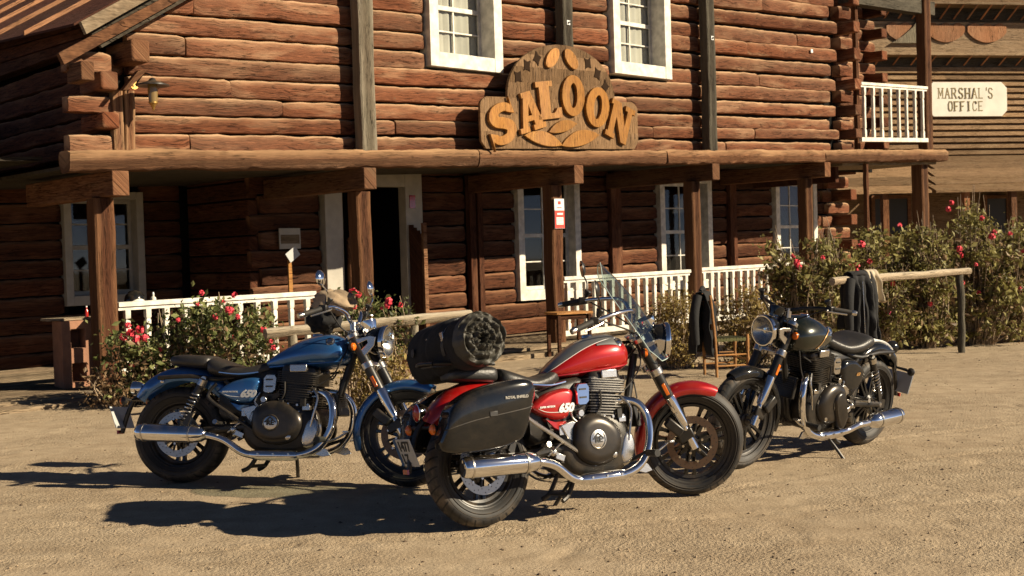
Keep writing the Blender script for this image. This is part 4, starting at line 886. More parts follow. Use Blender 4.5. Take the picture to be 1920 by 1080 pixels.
    B(mb,'cylinder_head','fins' if cfg.get('bright') else 'engine',eng,sharp=30)
    for s in(-1,1):
        mb=MB(); rings=[]
        for z,k in ((.222,1.0),(.235,1.0),(.252,.93),(.262,.75)): rings.append([cb+T@Vector((-.0+.118*k*math.copysign(abs(math.cos(a))**.6,math.cos(a)),s*.080+.070*k*math.copysign(abs(math.sin(a))**.6,math.sin(a)),z)) for a in [2*math.pi*q/24 for q in range(24)]])
        mb.loft(rings,True); B(mb,'rocker_cover','engsat',eng)
        mb=MB(); mb.box(cb+T@Vector((.01,s*.158,.245)),(.11,.016,.05)); B(mb,'head_bracket','alu',eng,bevel=.006)
        mb=MB(); mb.pillow([(.605,.60),(.605,.70),(.625,.725),(.69,.725),(.705,.70),(.695,.61),(.67,.59),(.62,.59)],lambda x,z,y:(x,s*y,z),.06,.155,4,inset=.18); tb=B(mb,'throttle_cover','alu' if not cfg.get('bright') else 'chrome',eng)
        mb=MB(); mb.box((.65,s*.157,.685),(.045,.006,.010)); mb.box((.65,s*.157,.640),(.045,.006,.010)); mb.build('slot','ink',tb)
        mb=MB(); mb.tube([(.90,s*.12,.68),(.95,s*.14,.70),(1.0,s*.08,.74)],.006,6,sub=4); mb.tube([(.80,s*.10,.76),(.84,s*.12,.80),(.90,s*.10,.80)],.007,6,sub=4); B(mb,'ignition_lead','rubber',eng)
    mb=MB(); mb.loft([se_ring(x,.115,zb,zt,24,.4) for x,zb,zt in ((.30,.44,.64),(.34,.40,.68),(.50,.42,.74),(.66,.50,.76),(.70,.55,.74))],True); B(mb,'airbox','black',eng)
    for s in(-1,1):
        mb=MB(); mb.tube([(.70,s*.06,.665),(.76,s*.06,.66)],.034,16); mb.tube([(.60,s*.06,.665),(.64,s*.06,.665)],.040,16); B(mb,'intake_boot','rubber',eng,kind='stuff')
        for q in range(4):
            a0_=(.845-.035*q,s*.162,.505+.0*q); mb=MB(); mb.lathe([(0,0),(.008,0),(.008,.012),(0,.012)],(.70+.07*q,s*.155,.52),axis=(0,s,0),n=8); B(mb,'case_bolt','alu',eng,kind='stuff')
        mb=MB(); mb.tube([(.93,s*.13,.62),(.97,s*.16,.56),(.95,s*.17,.46),(.93,s*.165,.38)],.008,8,sub=5); mb.tube([(.58,s*.13,.60),(.56,s*.16,.54),(.60,s*.165,.50)],.007,8,sub=4); B(mb,'oil_line','alu',eng,kind='stuff')
        mb=MB(); mb.tube([(.74,s*.166,.56),(.76,s*.172,.60),(.76,s*.172,.67)],.006,6,sub=3); mb.box((.88,s*.168,.535),(.03,.02,.05)); mb.box((.735,s*.165,.535),(.03,.02,.03)); B(mb,'sensor_wiring','rubber',eng,kind='stuff')
    # horn/cooler in front
    mb=MB(); mb.box((1.055,0,.52),(.03,.19,.15),rot=Matrix.Rotation(-.22,3,'Y')); B(mb,'oil_cooler','black',eng,bevel=.006)
    mb=MB()
    for i in range(9): mb.box((1.073,0,.465+i*.014),(.006,.17,.004))
    B(mb,'cooler_fin','engine',eng,kind='stuff')
    # ---------------- exhausts
    for s in(-1,1):
        ex=bpy.data.objects.new('exhaust',None); COL.objects.link(ex); ex.parent=root
        y=lambda v:s*v
        zo=-.075 if solo else 0
        mb=MB(); mb.tube([(.895,y(.085),.600),(.96,y(.11),.605),(1.035,y(.15),.575),(1.075,y(.175),.49),(1.065,y(.185),.36),(1.00,y(.19),.255),(.90,y(.195),.205),(.78,y(.195),.195),(.60,y(.195),.195),(.50,y(.20),.215+zo*.15),(.40,y(.215),.285+zo*.7),(.32,y(.225),.315+zo),(.25,y(.23),.325+zo)],.0235,16,sub=5); B(mb,'header_pipe','chrome',ex,sharp=80)
        mb=MB(); mb.tube([(.885,y(.083),.602),(.915,y(.09),.604)],[.040,.036],16); B(mb,'flange','alu',ex)
        mb=MB(); mb.tube([(.86,y(.196),.197),(.83,y(.197),.196),(.62,y(.197),.196),(.56,y(.198),.200)],[.024,.034,.034,.025],18,sub=2); B(mb,'heat_shield','chrome',ex)
        mb=MB()
        for xx in (.62,.72,.82): mb.lathe([(0,0),(.007,0),(.007,.006),(0,.006)],(xx,y(.231),.205),axis=(0,s,0),n=8)
        B(mb,'shield_screw','alu',ex,kind='stuff')
        x1=.25; x0=x1-cfg['sil']
        mb=MB(); mb.tube([(x1+.03,y(.230),.325+zo),(x1,y(.232),.326+zo),(x1-.05,y(.235),.328+zo),(x0+.10,y(.240),.335+zo),(x0+.02,y(.242),.337+zo),(x0,y(.242),.3375+zo),(x0-.002,y(.242),.3375+zo)],[.026,.047,.056,.058,.056,.050,.040],24,sub=1); B(mb,'silencer','chrome',ex,sharp=70)
        mb=MB(); mb.tube([(x0-.004,y(.242),.3375+zo),(x0+.03,y(.242),.3375+zo)],.024,14); B(mb,'outlet','ink',ex)
        mb=MB(); mb.lathe([(.0585,-.006),(.0605,-.006),(.0605,.006),(.0585,.006)],(x1-.07,y(.235),.329+zo),axis=(1,0,0),n=24,close=True); B(mb,'clamp_band','alu',ex); mb=MB(); mb.lathe([(.0575,-.005),(.0605,-.005),(.0605,.005),(.0575,.005)],(x0+.045,y(.241),.336+zo),axis=(1,0,0),n=24,close=True); B(mb,'clamp_band','alu',ex)
        mb=MB(); mb.prism([(.10,.40),(.14,.47),(.17,.47),(.13,.37)],lambda x,z,y_:(x,s*y_,z),.19,.205); B(mb,'hanger','black',ex)
    # ---------------- tank
    if solo: tk=[(.66,.05,.815,.845),(.69,.115,.79,.885),(.76,.150,.765,.945),(.87,.175,.75,.99),(.98,.180,.745,1.005),(1.07,.165,.755,.99),(1.13,.125,.78,.955),(1.155,.07,.82,.91)]
    else: tk=[(.565,.045,.768,.795),(.60,.085,.758,.825),(.68,.118,.752,.880),(.80,.145,.748,.945),(.92,.160,.750,.980),(1.02,.158,.757,.985),(1.09,.132,.775,.955),(1.125,.085,.805,.915),(1.135,.04,.84,.88)]
    tdx=cfg.get('tdx',0); tk=[(q[0]+tdx,)+q[1:] for q in tk]; K=spline(tk,5)
    mb=MB(); mb.loft([se_ring(x,w,zb,zt,40,.80,etop=1.0) for x,w,zb,zt in K],True); tank=B(mb,'fuel_tank',paint,sharp=60)
    def tank_pt(x,ang,off=.002):
        # ang from +z, towards side s
        xs=[k[0] for k in K]; x=max(xs[0],min(xs[-1],x))
        for i in range(len(K)-1):
            if K[i][0]<=x<=K[i+1][0]: f_=(x-K[i][0])/(K[i+1][0]-K[i][0]+1e-9); w,zb,zt=[K[i][j]*(1-f_)+K[i+1][j]*f_ for j in (1,2,3)]; break
        c,s_=math.cos(ang),math.sin(ang); e=1.0 if s_>0 else .80
        return (x,(w+off)*math.copysign(abs(c)**e,c),(zb+zt)/2+((zt-zb)/2+off)*math.copysign(abs(s_)**e,s_))
    # seam
    mb=MB()
    for s in(-1,1):
        pts=[tank_pt(x,math.radians(-38) if s>0 else math.radians(180+38),.000) for x in [K[0][0]+(K[-1][0]-K[0][0])*i/24 for i in range(1,24)]]
        pts=[(x,y*1.0,z) for x,y,z in pts]; mb.tube(pts,.0055,6)
    mb.build('seam_lip',paint,tank)
    if cfg.get('stripe'):
        rings=[]
        for i in range(41):
            x=K[0][0]+.004+(K[-1][0]-K[0][0]-.02)*i/40; t=i/40; half=math.radians(62-22*t if t<.8 else 44-60*(t-.8)); rings.append([tank_pt(x,math.pi/2-half+2*half*j/14,.0022) for j in range(15)])
        mb=MB(); mb.strip(rings); mb.build('tank_stripe','grey',tank)
        for s in(-1,1):
            mb=MB(); mb.tube([rings[i][0 if s<0 else -1] for i in range(41)],.0018,5); mb.build('pinstripe','print',tank)
    if solo:
        for s in(-1,1):
            pts=[tank_pt(.70+.26*t,(math.pi/2-s*math.radians(38+82*t**1.3)) if True else 0,.003) for t in [i/24 for i in range(25)]]
            mb=MB(); mb.tube(pts,.0032,5); mb.build('gold_pinstripe','goldline',tank)
    for s in(-1,1):
        bx_,ba=(.765,34) if solo else (1.03+tdx,32)
        ang=math.radians(ba) if s>0 else math.radians(180-ba); q=Vector(tank_pt(bx_,ang,.0)); nrm=(Vector(tank_pt(bx_,ang,.05))-q).normalized()
        mb=MB(); mb.lathe([(0,.010),(.018,.010),(.026,.007),(.030,.001),(.030,-.01)],q,axis=nrm,n=26); bd=mb.build('tank_badge','chrome',tank)
        mb=MB(); mb.lathe([(.0175,.0105),(.0175,.0118),(.0225,.0108),(.0225,.0092)],q,axis=nrm,n=24); mb.build('badge_ring','ink',bd)
        if not solo:
            rings=[]
            for i in range(9):
                t=i/8; hw=3+10*t; rings.append([tank_pt(.88+tdx+.14*t,(lambda a:a if s>0 else math.pi-a)(math.radians(34+(j-2)/2*hw)),.004+.003*(1-abs(j-2)/2)) for j in range(5)])
            mb=MB(); mb.strip(rings); mb.build('badge_wing','grey' if cfg.get('stripe') else paint,bd)
    mb=MB(); mb.lathe([(0,.012),(.030,.012),(.034,.006),(.036,-.004)],tank_pt(.90+tdx,math.pi/2,0),axis=(0,0,1),n=24); mb.build('filler_cap','chrome',tank)
    # ---------------- seat
    if solo:
        sk=[(.175,.10,.775,.80,0),(.19,.145,.755,.835,0),(.25,.160,.735,.845,0),(.36,.160,.715,.815,0),(.48,.140,.715,.800,0),(.58,.105,.74,.825,0),(.66,.075,.775,.855,0),(.69,.05,.80,.85,0)]
    else:
        sk=[(.205,.09,.735,.79,0),(.225,.135,.715,.835,0),(.30,.150,.70,.815,0),(.42,.145,.69,.775,0),(.52,.120,.70,.785,0),(.60,.090,.72,.81,0),(.63,.06,.74,.81,0)]
    mb=MB(); mb.loft([se_ring(x,w,zb,zt,32,.7) for x,w,zb,zt,_ in spline([(q[0]+tdx*.8,)+q[1:] for q in sk],4)],True); st=B(mb,'seat','leather')
    if not solo:
        mb=MB(); mb.loft([se_ring(x,w,zb,zt,28,.6) for x,w,zb,zt in spline([(-.07+tdx,.06,.80,.83),(-.05+tdx,.10,.785,.85),(.02+tdx,.125,.775,.86),(.12+tdx,.13,.765,.855),(.20+tdx,.12,.76,.85),(.225+tdx,.08,.775,.83)],4)],True); B(mb,'pillion_seat','leather')
        mb=MB()
        for s in(-1,1): mb.tube([(.31,s*.150,.735),(.44,s*.152,.722),(.56,s*.12,.735)],.006,6,sub=4)
        B(mb,'seat_trim','chrome')
    # ---------------- fenders
    def fender(cx,cz,r,a0,a1,hw,skirt,nm,m,par,ext=0,n=36):
        rings=[]
        for i in range(n+1):
            t=i/n; a=math.radians(a0+(a1-a0)*t); tap=1-.35*max(0,abs(t-.5)*2-.7)/.3; rr=r+ext*t*t
            ring=[]
            for j in range(13):
                b=math.pi*(j/12)-0.0; yy=-hw*math.cos(b)*tap; dr=-skirt*(1-math.sin(b)**.55)
                ring.append((cx+(rr+dr)*math.cos(a),yy,cz+(rr+dr)*math.sin(a)))
            for j in range(12,-1,-1):
                b=math.pi*(j/12); yy=-(hw-.004)*math.cos(b)*tap; dr=-skirt*(1-math.sin(b)**.55)-.004
                ring.append((cx+(rr+dr)*math.cos(a),yy,cz+(rr+dr)*math.sin(a)))
            rings.append(ring)
        mb=MB(); mb.loft(rings,True); return B(mb,nm,m,par,sharp=50)
    if solo:
        fr_=fender(.02,.36,.415,150,38,.098,.085,'rear_fender','blackgloss',root)
        for yy in (-.045,-.015,.02,.05):
            rings=[(.02+(.417)*math.cos(math.radians(a)),yy,.36+.417*math.sin(math.radians(a))) for a in range(66,132,6)]; mb=MB(); mb.tube(rings,.0065,5); mb.build('pinstripe','print',fr_)
    else: fr_=fender(.03,.36,.425,147,40,.105,.10,'rear_fender',paint,root)
    mb=MB()
    for s in(-1,1): mb.lathe([(0,0),(.012,0),(.014,.008),(0,.012)],(.03+.345*math.cos(math.radians(112)),s*.103,.36+.345*math.sin(math.radians(112))),axis=(0,s,0),n=12)
    mb.build('fender_bolt','alu',fr_,kind='stuff')
    # inner mudguard & number plate carrier
    px,pz=-.34,.56
    mb=MB(); mb.tube([(-.30,0,.60),(-.36,0,.54),(-.40,0,.44),(-.43,0,.33)],.016,8,sub=3); mb.tube([(-.33,-.13,.555),(-.33,.13,.555)],.009,8); B(mb,'plate_bracket','black')
    R_=Matrix.Rotation(math.radians(-20),3,'Y')
    mb=MB(); mb.box((-.435,0,.435),(.006,.23,.155),rot=R_); pl=B(mb,'number_plate','plate',bevel=.002)
    mb=MB(); mb.box(Vector((-.435,0,.435))+R_@Vector((-.0045,.100,.0)),(.002,.030,.150),rot=R_); mb.build('blue_band','plateblue',pl)
    for txt,dz,dy in ((cfg['plate'][0],.034,-.012),(cfg['plate'][1],-.038,.02)):
        tm=text_mb(txt,.078,lambda x,y,z:tuple(Vector((-.435,0,.435))+R_@Vector((-.0045-z,-x+dy,y+dz))),.002,offset=.0015); tm.build('plate_text','ink',pl)
    mb=MB(); mb.box((-.445,0,.335),(.012,.06,.025)); mb.build('reflector','redlens',pl)
    tl=(-.345,0,.635) if not solo else (-.30,0,.70)
    mb=MB(); mb.lathe([(0,-.06),(.03,-.055),(.045,-.03),(.050,0),(.050,.010),(.046,.012)],tl,axis=(-1,0,0),n=28); tlo=B(mb,'tail_lamp','chrome' if not solo else 'blackgloss'); mb=MB(); mb.lathe([(.046,.010),(.036,.020),(.018,.026),(0,.028)],tl,axis=(-1,0,0),n=24); mb.build('lens','redlens',tlo)
    for s in(-1,1):
        c=Vector((-.33,s*.165,.545)); mb=MB(); mb.tube([(-.31,s*.05,.56),c],.008,8); mb.lathe([(0,.022),(.020,.018),(.030,.004),(.030,-.004)],c,axis=(1,0,0),n=20); io=B(mb,'rear_indicator','black'); mb=MB(); mb.lathe([(.029,.0),(.026,.012),(.014,.022),(0,.024)],c-Vector((.004,0,0)),axis=(-1,0,0),n=20); mb.build('lens','amber' if not solo else 'ink',io)
    # ---------------- side panels with 650
    for s in(-1,1):
        f3=lambda x,z,y:(x,s*y,z)
        if solo: out=spline([(.275,.56),(.31,.62),(.42,.685),(.55,.69),(.60,.64),(.585,.55),(.53,.48),(.44,.45),(.35,.48),(.275,.56)],4)[:-1]
        else: out=spline([(.285,.605),(.315,.63),(.40,.675),(.50,.698),(.565,.696),(.590,.672),(.575,.62),(.545,.545),(.50,.530),(.43,.535),(.35,.565),(.285,.605)],3)[:-1]
        mb=MB(); mb.pillow(out,f3,.115,.168,5,inset=.30); sp=B(mb,'side_panel',paint if not solo else 'blackgloss')
        if not solo:
            out2=[(.375,.545),(.45,.522),(.535,.522),(.510,.488),(.470,.470),(.435,.485)]
            mb=MB(); mb.pillow(out2,f3,.118,.152,3,inset=.25); mb.build('lower_panel',paint,sp)
            tm=text_mb('650',.062,lambda x,y,z:(.515-s*x*1.05,s*(.171+z),.590+y) if s>0 else (.515+x*1.05,-(.171+z),.590+y),.003,shear=.35,offset=.0035); tm.build('digits_650','print',sp)
            tm=text_mb('SUPER METEOR',.0135,lambda x,y,z:(.395-s*x*1.1,s*(.1695+z),.605+y) if s>0 else (.395+x*1.1,-(.1695+z),.605+y),.002,shear=.3,offset=.0005); tm.build('model_script','print',sp)
            pts=[(.33,s*.164,.612),(.345,s*.166,.595),(.39,s*.169,.578),(.45,s*.1715,.572),(.49,s*.1715,.572)]; mb=MB(); mb.tube(pts,.0018,5,sub=4); mb.build('panel_line','print',sp)
        else:
            tm=text_mb('650',.030,lambda x,y,z:(.40-s*x,s*(.171+z),.585+y),.002,shear=.3,offset=.001); tm.build('digits_650','goldline',sp)
            out=spline([(.55,.30),(.60,.44),(.66,.50),(.73,.47),(.735,.40),(.67,.25),(.60,.22),(.55,.30)],3)[:-1]; mb=MB(); mb.pillow(out,f3,.16,.235,4,inset=.2); B(mb,'sprocket_cover','engsat')
    # ---------------- footpegs, stand, pedals
    for s in(-1,1):
        mb=MB(); mb.tube([(.93,s*.13,.26),(1.00,s*.18,.29),(1.03,s*.21,.31)],.011,8,sub=3); fp=B(mb,'footrest_bracket','black'); mb=MB(); mb.tube([(1.03,s*.18,.30),(1.03,s*.31,.30)],[.018,.021],12); mb.build('peg_rubber','rubber',fp)
        mb=MB(); mb.tube([(1.0,s*.185,.27),(1.10,s*.20,.30),(1.18,s*.21,.345)],.008,8,sub=3); mb.box((1.185,s*.225,.35),(.035,.05,.012)); mb.prism([(.96,.25),(1.04,.24),(1.07,.20),(1.02,.19),(.95,.21)],lambda x,z,y:(x,s*y,z),.17,.185); mb.build('pedal','alu',fp,bevel=.002)
        mb=MB(); mb.tube([(.36,s*.14,.40),(.34,s*.20,.40),(.34,s*.25,.41)],[.012,.012,.016],10); B(mb,'pillion_peg','alu')
    mb=MB(); mb.tube([(.72,.13,.20),(.69,.22,.12),(.66,.31,.025)],.012,8,sub=3); mb.box((.655,.32,.014),(.07,.04,.008)); B(mb,'side_stand','black')
    mb=MB(); mb.tube([(.58,.10,.22),(.52,.11,.12),(.47,.12,.09)],.014,8,sub=3); mb.tube([(.58,-.10,.22),(.52,-.11,.12),(.47,-.12,.09)],.014,8,sub=3); mb.tube([(.52,-.11,.12),(.52,.11,.12)],.012,8); B(mb,'centre_stand','black')
    mb=MB()
    for i in range(26):
        a=rng.random()*1; x=.40+.16*rng.random(); z=.30+.22*rng.random(); y=(-1 if i%2 else 1)*(.10+.04*rng.random()); mb.box((x,y,z),(.03+.03*rng.random(),.02,.015+.02*rng.random()),rot=Matrix.Rotation(rng.random()*3,3,'Y'))
    B(mb,'linkage','engine',kind='stuff',bevel=.002)
    for s in(-1,1):
        mb=MB(); mb.lathe([(0,0),(.022,0),(.024,.02),(.012,.035),(0,.036)],(.42,s*.135,.36),axis=(0,s,0),n=16); mb.box((.46,s*.15,.33),(.06,.02,.035),rot=Matrix.Rotation(.4,3,'Y')); mb.tube([(.38,s*.15,.34),(.46,s*.165,.40),(.50,s*.165,.41)],.007,6); B(mb,'master_cylinder','alu',bevel=.003)
    # crash of cables
    mb=MB()
    for q in ([(1.13,-.05,.93),(1.10,-.12,.80),(1.03,-.10,.70),(.90,-.12,.62)],[(1.13,.05,.93),(1.10,.12,.80),(1.05,.12,.66),(.97,.13,.50)],[(1.08,-.06,.70),(1.07,-.10,.5),(1.02,-.12,.42)]): mb.tube(q,.005,6,sub=5)
    B(mb,'cable','rubber',kind='stuff')
    # ================ steered assembly
    sa=Vector((1.135,0,.985)); sd_=Vector((.463,0,-.886)).normalized()
    CUR[0]=Matrix.Translation(sa)@Matrix.Rotation(math.radians(cfg['steer']),4,-sd_)@Matrix.Translation(-sa)
    fw=bpy.data.objects.new('front_wheel',None); COL.objects.link(fw); fw.parent=root
    wheel(1.5,.331,.331,.102,.252,'front_wheel',.160,(-1,),fw)
    fk=bpy.data.objects.new('front_fork',None); COL.objects.link(fk); fk.parent=root
    u_=Vector((-.463,0,.886)).normalized(); ax0=Vector((1.5,0,.331))
    mb=MB(); mb.lathe([(0,-.115),(.012,-.115),(.012,.115),(0,.115)],ax0,n=12); B(mb,'axle','alu',fk)
    for s in(-1,1):
        o=Vector((0,s*.098,0)); P=lambda t,dx=0:ax0+o+u_*t+Vector((dx,0,0))
        mb=MB(); mb.tube([P(-.02),P(.05)],[.026,.024],14); mb.tube([P(.05),P(.32)],.0205,14); B(mb,'stanchion','chrome' ,fk)
        mb=MB(); mb.tube([P(.13,.004),P(.16,.004),P(.30,.004),P(.33,.004)],[.026,.031,.034,.030],18); B(mb,'fork_guard','chrome',fk)
        mb=MB(); mb.tube([P(.325),P(.335),P(.60),P(.72)],[.030,.032,.031,.029],18); tb=B(mb,'fork_tube','black',fk)
        mb=MB(); q=P(.385)+Vector((0,s*.032,0)); rot=Matrix.Rotation(math.atan2(-.463,.886),3,'Y'); mb.box(q,(.022,.008,.075),rot=rot); mb.build('reflector','amber' if not solo else 'amber',tb,bevel=.003)
        mb=MB(); mb.box(ax0+Vector((-.05,s*.105,.06)),(.10,.028,.07),rot=rot); 
        mb.box(ax0+Vector((-.125,s*.120,.115)),(.06,.05,.12),rot=Matrix.Rotation(-.9,3,'Y')); B(mb,'brake_caliper' if s<0 else 'axle_lug','black',fk,bevel=.01)
    for t,m_,h in ((.50,'alu',.032),(.715,'alu',.022)):
        mb=MB(); c0=ax0+u_*t; rot=Matrix.Rotation(math.atan2(-.463,.886),3,'Y')
        mb.box(c0+Vector((-.02,0,0)),(.07,.16,h),rot=rot)
        for s in(-1,1): mb.tube([c0+Vector((0,s*.098,0))-u_*h*.7,c0+Vector((0,s*.098,0))+u_*h*.7],.041,20)
        mb.tube([c0+Vector((-.045,0,0))-u_*h*.6,c0+Vector((-.045,0,0))+u_*h*.6],.032,16); B(mb,'fork_yoke',m_,fk,bevel=.004)
    for s in(-1,1): mb=MB(); mb.tube([ax0+u_*.74+Vector((0,s*.098,0)),ax0+u_*.755+Vector((0,s*.098,0))],[.022,.016],14); B(mb,'fork_cap','alu',fk)
    mb=MB(); mb.tube([ax0+u_*.5+Vector((-.03,-.03,0)),ax0+Vector((-.10,-.06,.25)),ax0+Vector((-.13,-.11,.15))],.005,6,sub=6); B(mb,'brake_hose','rubber',fk)
    ff=fender(1.5,.331,.358,cfg.get('ff0',198),cfg.get('ff1',62),.068,.062,'front_fender',paint if not solo else 'blackgloss',root)
    # headlamp
    hc=Vector((1.335,0,.935)) if not solo else Vector((1.335,0,.915))
    ha=Vector((1,0,-.03)).normalized()
    mb=MB(); mb.lathe([(0,-.125),(.035,-.120),(.07,-.095),(.092,-.05),(.098,-.005),(.098,.0)],hc,axis=ha,n=36); hl=B(mb,'headlamp','blackgloss')
    mb=MB(); mb.lathe([(.097,-.004),(.106,.0),(.107,.022),(.101,.030),(.094,.030),(.092,.02)],hc,axis=ha,n=40); mb.build('chrome_rim','chrome',hl)
    mb=MB(); mb.lathe([(0,-.04),(.02,-.04),(.05,-.02),(.085,.008),(.093,.020)],hc,axis=ha,n=32); mb.build('reflector_bowl','alu',hl); mb=MB(); mb.lathe([(0,.0),(.018,-.002),(.022,-.02),(0,-.035)],hc,axis=ha,n=16); mb.box(hc+ha*.0,(.012,.15,.006)); mb.build('bulb','chrome',hl)
    mb=MB(); mb.lathe([(.094,.024),(.08,.034),(.05,.042),(0,.046)],hc,axis=ha,n=32); mb.build('lens','clearglass',hl)
    for s in(-1,1):
        c1=ax0+u_*.66
        mb=MB(); A=[(c1.x-.03,c1.z+.02),(c1.x+.02,c1.z-.07),(c1.x+.055,c1.z-.085),(hc.x-.02,hc.z-.030),(hc.x-.012,hc.z+.022),(hc.x-.045,hc.z+.030)]
        hole=[(c1.x+.005,c1.z-.005),(c1.x+.035,c1.z-.048),(hc.x-.055,hc.z-.015),(hc.x-.060,hc.z+.012)]
        mb=shape_mb([A,hole],.014,lambda x,z,d:(x,s*(.108+d),z),bevel=.003); B(mb,'headlamp_bracket','alu',sharp=30)
        ind=Vector((c1.x-.005,s*.155,c1.z-.02)); mb=MB(); mb.tube([(c1.x,s*.10,c1.z-.02),ind],.008,8); mb.lathe([(0,.020),(.018,.016),(.027,.004),(.027,-.004)],ind,axis=(-1,0,0),n=20); io=B(mb,'front_indicator','black'); mb=MB(); mb.lathe([(.026,.0),(.024,.012),(.012,.020),(0,.022)],ind+Vector((.004,0,0)),axis=(1,0,0),n=20); mb.build('lens','amber',io)
    # instruments
    mb=MB(); mb.lathe([(0,-.045),(.045,-.045),(.055,-.01),(.056,.012),(.050,.014)],(1.225,0,1.055),axis=(-.35,0,1),n=30); ins=B(mb,'instrument','blackgloss' if solo else 'chrome'); mb=MB(); mb.lathe([(0,.012),(.050,.012)],(1.225,0,1.055),axis=(-.35,0,1),n=28); mb.build('dial','ink',ins)
    # handlebar
    hbx=cfg.get('barx',0)
    if solo: half=[(1.15,.0,1.05),(1.14,.07,1.055),(1.12,.16,1.075),(1.06,.26,1.085),(.98,.33,1.08),(.90,.39,1.07)]
    else: half=[(1.15,.0,1.055),(1.14,.06,1.06),(1.13,.12,1.12),(1.09,.20,1.15),(1.01+hbx*.4,.29,1.14),(.92+hbx*.8,.37,1.115),(.85+hbx,.43,1.09)]
    pts=[(x,-y,z) for x,y,z in half[::-1]]+half[1:]
    mb=MB(); mb.tube(pts,.0125,12,sub=5); br=B(mb,'handlebar','chrome' if not solo else 'black')
    for s in(-1,1):
        mb=MB(); mb.tube([(1.15,s*.04,1.0),(1.145,s*.04,1.06)],[.022,.020],14); mb.build('riser','alu',br,xf=CUR[0])
        e1=Vector((half[-1][0],s*half[-1][1],half[-1][2])); e0=Vector((half[-2][0],s*half[-2][1],half[-2][2])); d_=(e1-e0).normalized(); e2=e1-d_*.13
        mb=MB(); mb.tube([e2,e1-d_*.005],[.018,.017],14); g_=B(mb,'grip','rubber'); mb=MB(); mb.tube([e1-d_*.004,e1+d_*.012,e1+d_*.03],[.016,.019,.016],14); mb.build('bar_end','alu',g_,xf=CUR[0])
        mb=MB(); mb.box(e2-d_*.02,(.05,.04,.04)); mb.tube([e2-d_*.02+Vector((.02,0,.02)),e2-d_*.03+Vector((.03,0,.06))],[.012,.026],12); B(mb,'switchgear','black',bevel=.006)
        mb=MB(); mb.tube([e2-d_*.02+Vector((.035,0,-.005)),e2+Vector((.06,0,-.01)),e1+Vector((.055,0,-.01))],[.007,.006,.006],8,sub=4); B(mb,'lever','alu')
        mb=MB(); mb.tube([e2-d_*.03+Vector((.02,0,0)),(1.12,s*.16,1.02),(1.18,s*.07,.95),(1.10,s*.06,.84)],.005,6,sub=6); B(mb,'control_cable','rubber')
        ms=cfg.get('mirror','round')
        mc=e2+Vector((.02,s*.055,.19)) if ms=='round' else e2+Vector((.03,s*.02,.17))
        if ms!='none':
            mb=MB(); mb.tube([e2-d_*.02+Vector((.02,0,.02)),e2+Vector((.05,s*.02,.10)),mc+Vector((.012,0,-.04)),mc+Vector((.012,0,0))],.005,8,sub=4); mo=B(mb,'mirror','black' if cfg.get('mblack') else 'chrome')
            mb=MB()
            mb.lathe([(0,.024),(.03,.020),(.048,.008),(.052,0),(.050,-.003)],mc,axis=(.96,s*.1,.1),n=26); mb.build('mirror_shell','black' if cfg.get('mblack') else 'chrome',mo,xf=CUR[0]); mb=MB(); mb.lathe([(0,-.002),(.049,-.002)],mc,axis=(.96,s*.1,.1),n=26); mb.build('mirror_face','mirror',mo,xf=CUR[0])
    # windscreen
    if G.get('screen'):
        def scr(u,v,off=0):
            zz=.84+.56*v; w=(.165+.03*math.sin(math.pi*v))*(1 if v<.7 else math.sqrt(max(0,1-((v-.7)/.3)**2.2))*.98+.02)
            if v<.12: w*=.78+.22*v/.12
            x=1.36-.21*v-.20*v*v; y=u*w; x-= .9*y*y/.26+off
            return (x,y,zz)
        rings=[[scr(-1+2*i/20,v/24) for i in range(21)] for v in range(25)]
        mb=MB(); mb.strip(rings); ws=B(mb,'windscreen','screenglass')
        edge=[rings[v][0] for v in range(25)]+rings[24][1:-1]+[rings[v][20] for v in range(24,-1,-1)]+rings[0][1:-1][::-1]
        mb=MB(); mb.tube(edge+[edge[0]],.0028,6); mb.build('screen_edge','screenedge',ws,xf=CUR[0])
        mb=MB(); mb.tube([scr(-.62,.02,.008),scr(-.62,.3,.012)],.010,8); mb.tube([scr(.62,.02,.008),scr(.62,.3,.012)],.010,8); mb.box(Vector(scr(0,.30,.018)),(.010,.20,.016)); mb.tube([(1.24,-.10,.90),scr(-.62,.2,.01)],.007,8); mb.tube([(1.24,.10,.90),scr(.62,.2,.01)],.007,8); mb.build('screen_bracket','black',ws,xf=CUR[0])
    CUR[0]=None
    # panniers
    if G.get('panniers'):
        for s in(-1,1):
            keys=[(-.33,.05,.475,.60),(-.32,.072,.44,.635),(-.27,.088,.42,.68),(-.16,.094,.41,.73),(-.02,.095,.415,.757),(.10,.092,.43,.768),(.18,.082,.46,.76),(.215,.06,.52,.73),(.23,.03,.57,.68)]
            def pr_(x,w,zb,zt):
                r=[]
                for (x_,y_,z_) in se_ring(x,w,zb,zt,40,.36,yc=0):
                    t_=(z_-zb)/(zt-zb); y_*= (.70+.30*min(1,t_*2.0)); 
                    if .50<t_<.56: y_*=1.03
                    r.append((x_+.05*(t_-.5),s*.265+y_-s*.02*(1-t_),z_))
                return r
            mb=MB(); mb.loft([pr_(x,w,zb,zt) for x,w,zb,zt in spline(keys,5)],True); pn=B(mb,'pannier','blackgloss',sharp=25)
            mb=MB(); mb.box((-.05,s*.352,.60),(.05,.012,.028)); mb.build('latch','black',pn,bevel=.003)
            mb=MB(); K2=spline(keys,4); pts=[(x+.002,s*.265-s*.0096+s*w*.995,zb+(zt-zb)*.52) for x,w,zb,zt in K2]; mb.tube(pts,.004,6); mb.build('lid_seam','rubber',pn)
            tm=text_mb('ROYAL ENFIELD',.020,lambda x,y,z:(.10-s*x,s*(.3585+z),.675+y) if s>0 else (.10+x,-(.3585+z),.675+y),.002,offset=.0006); tm.build('pannier_lettering','greyprint',pn)
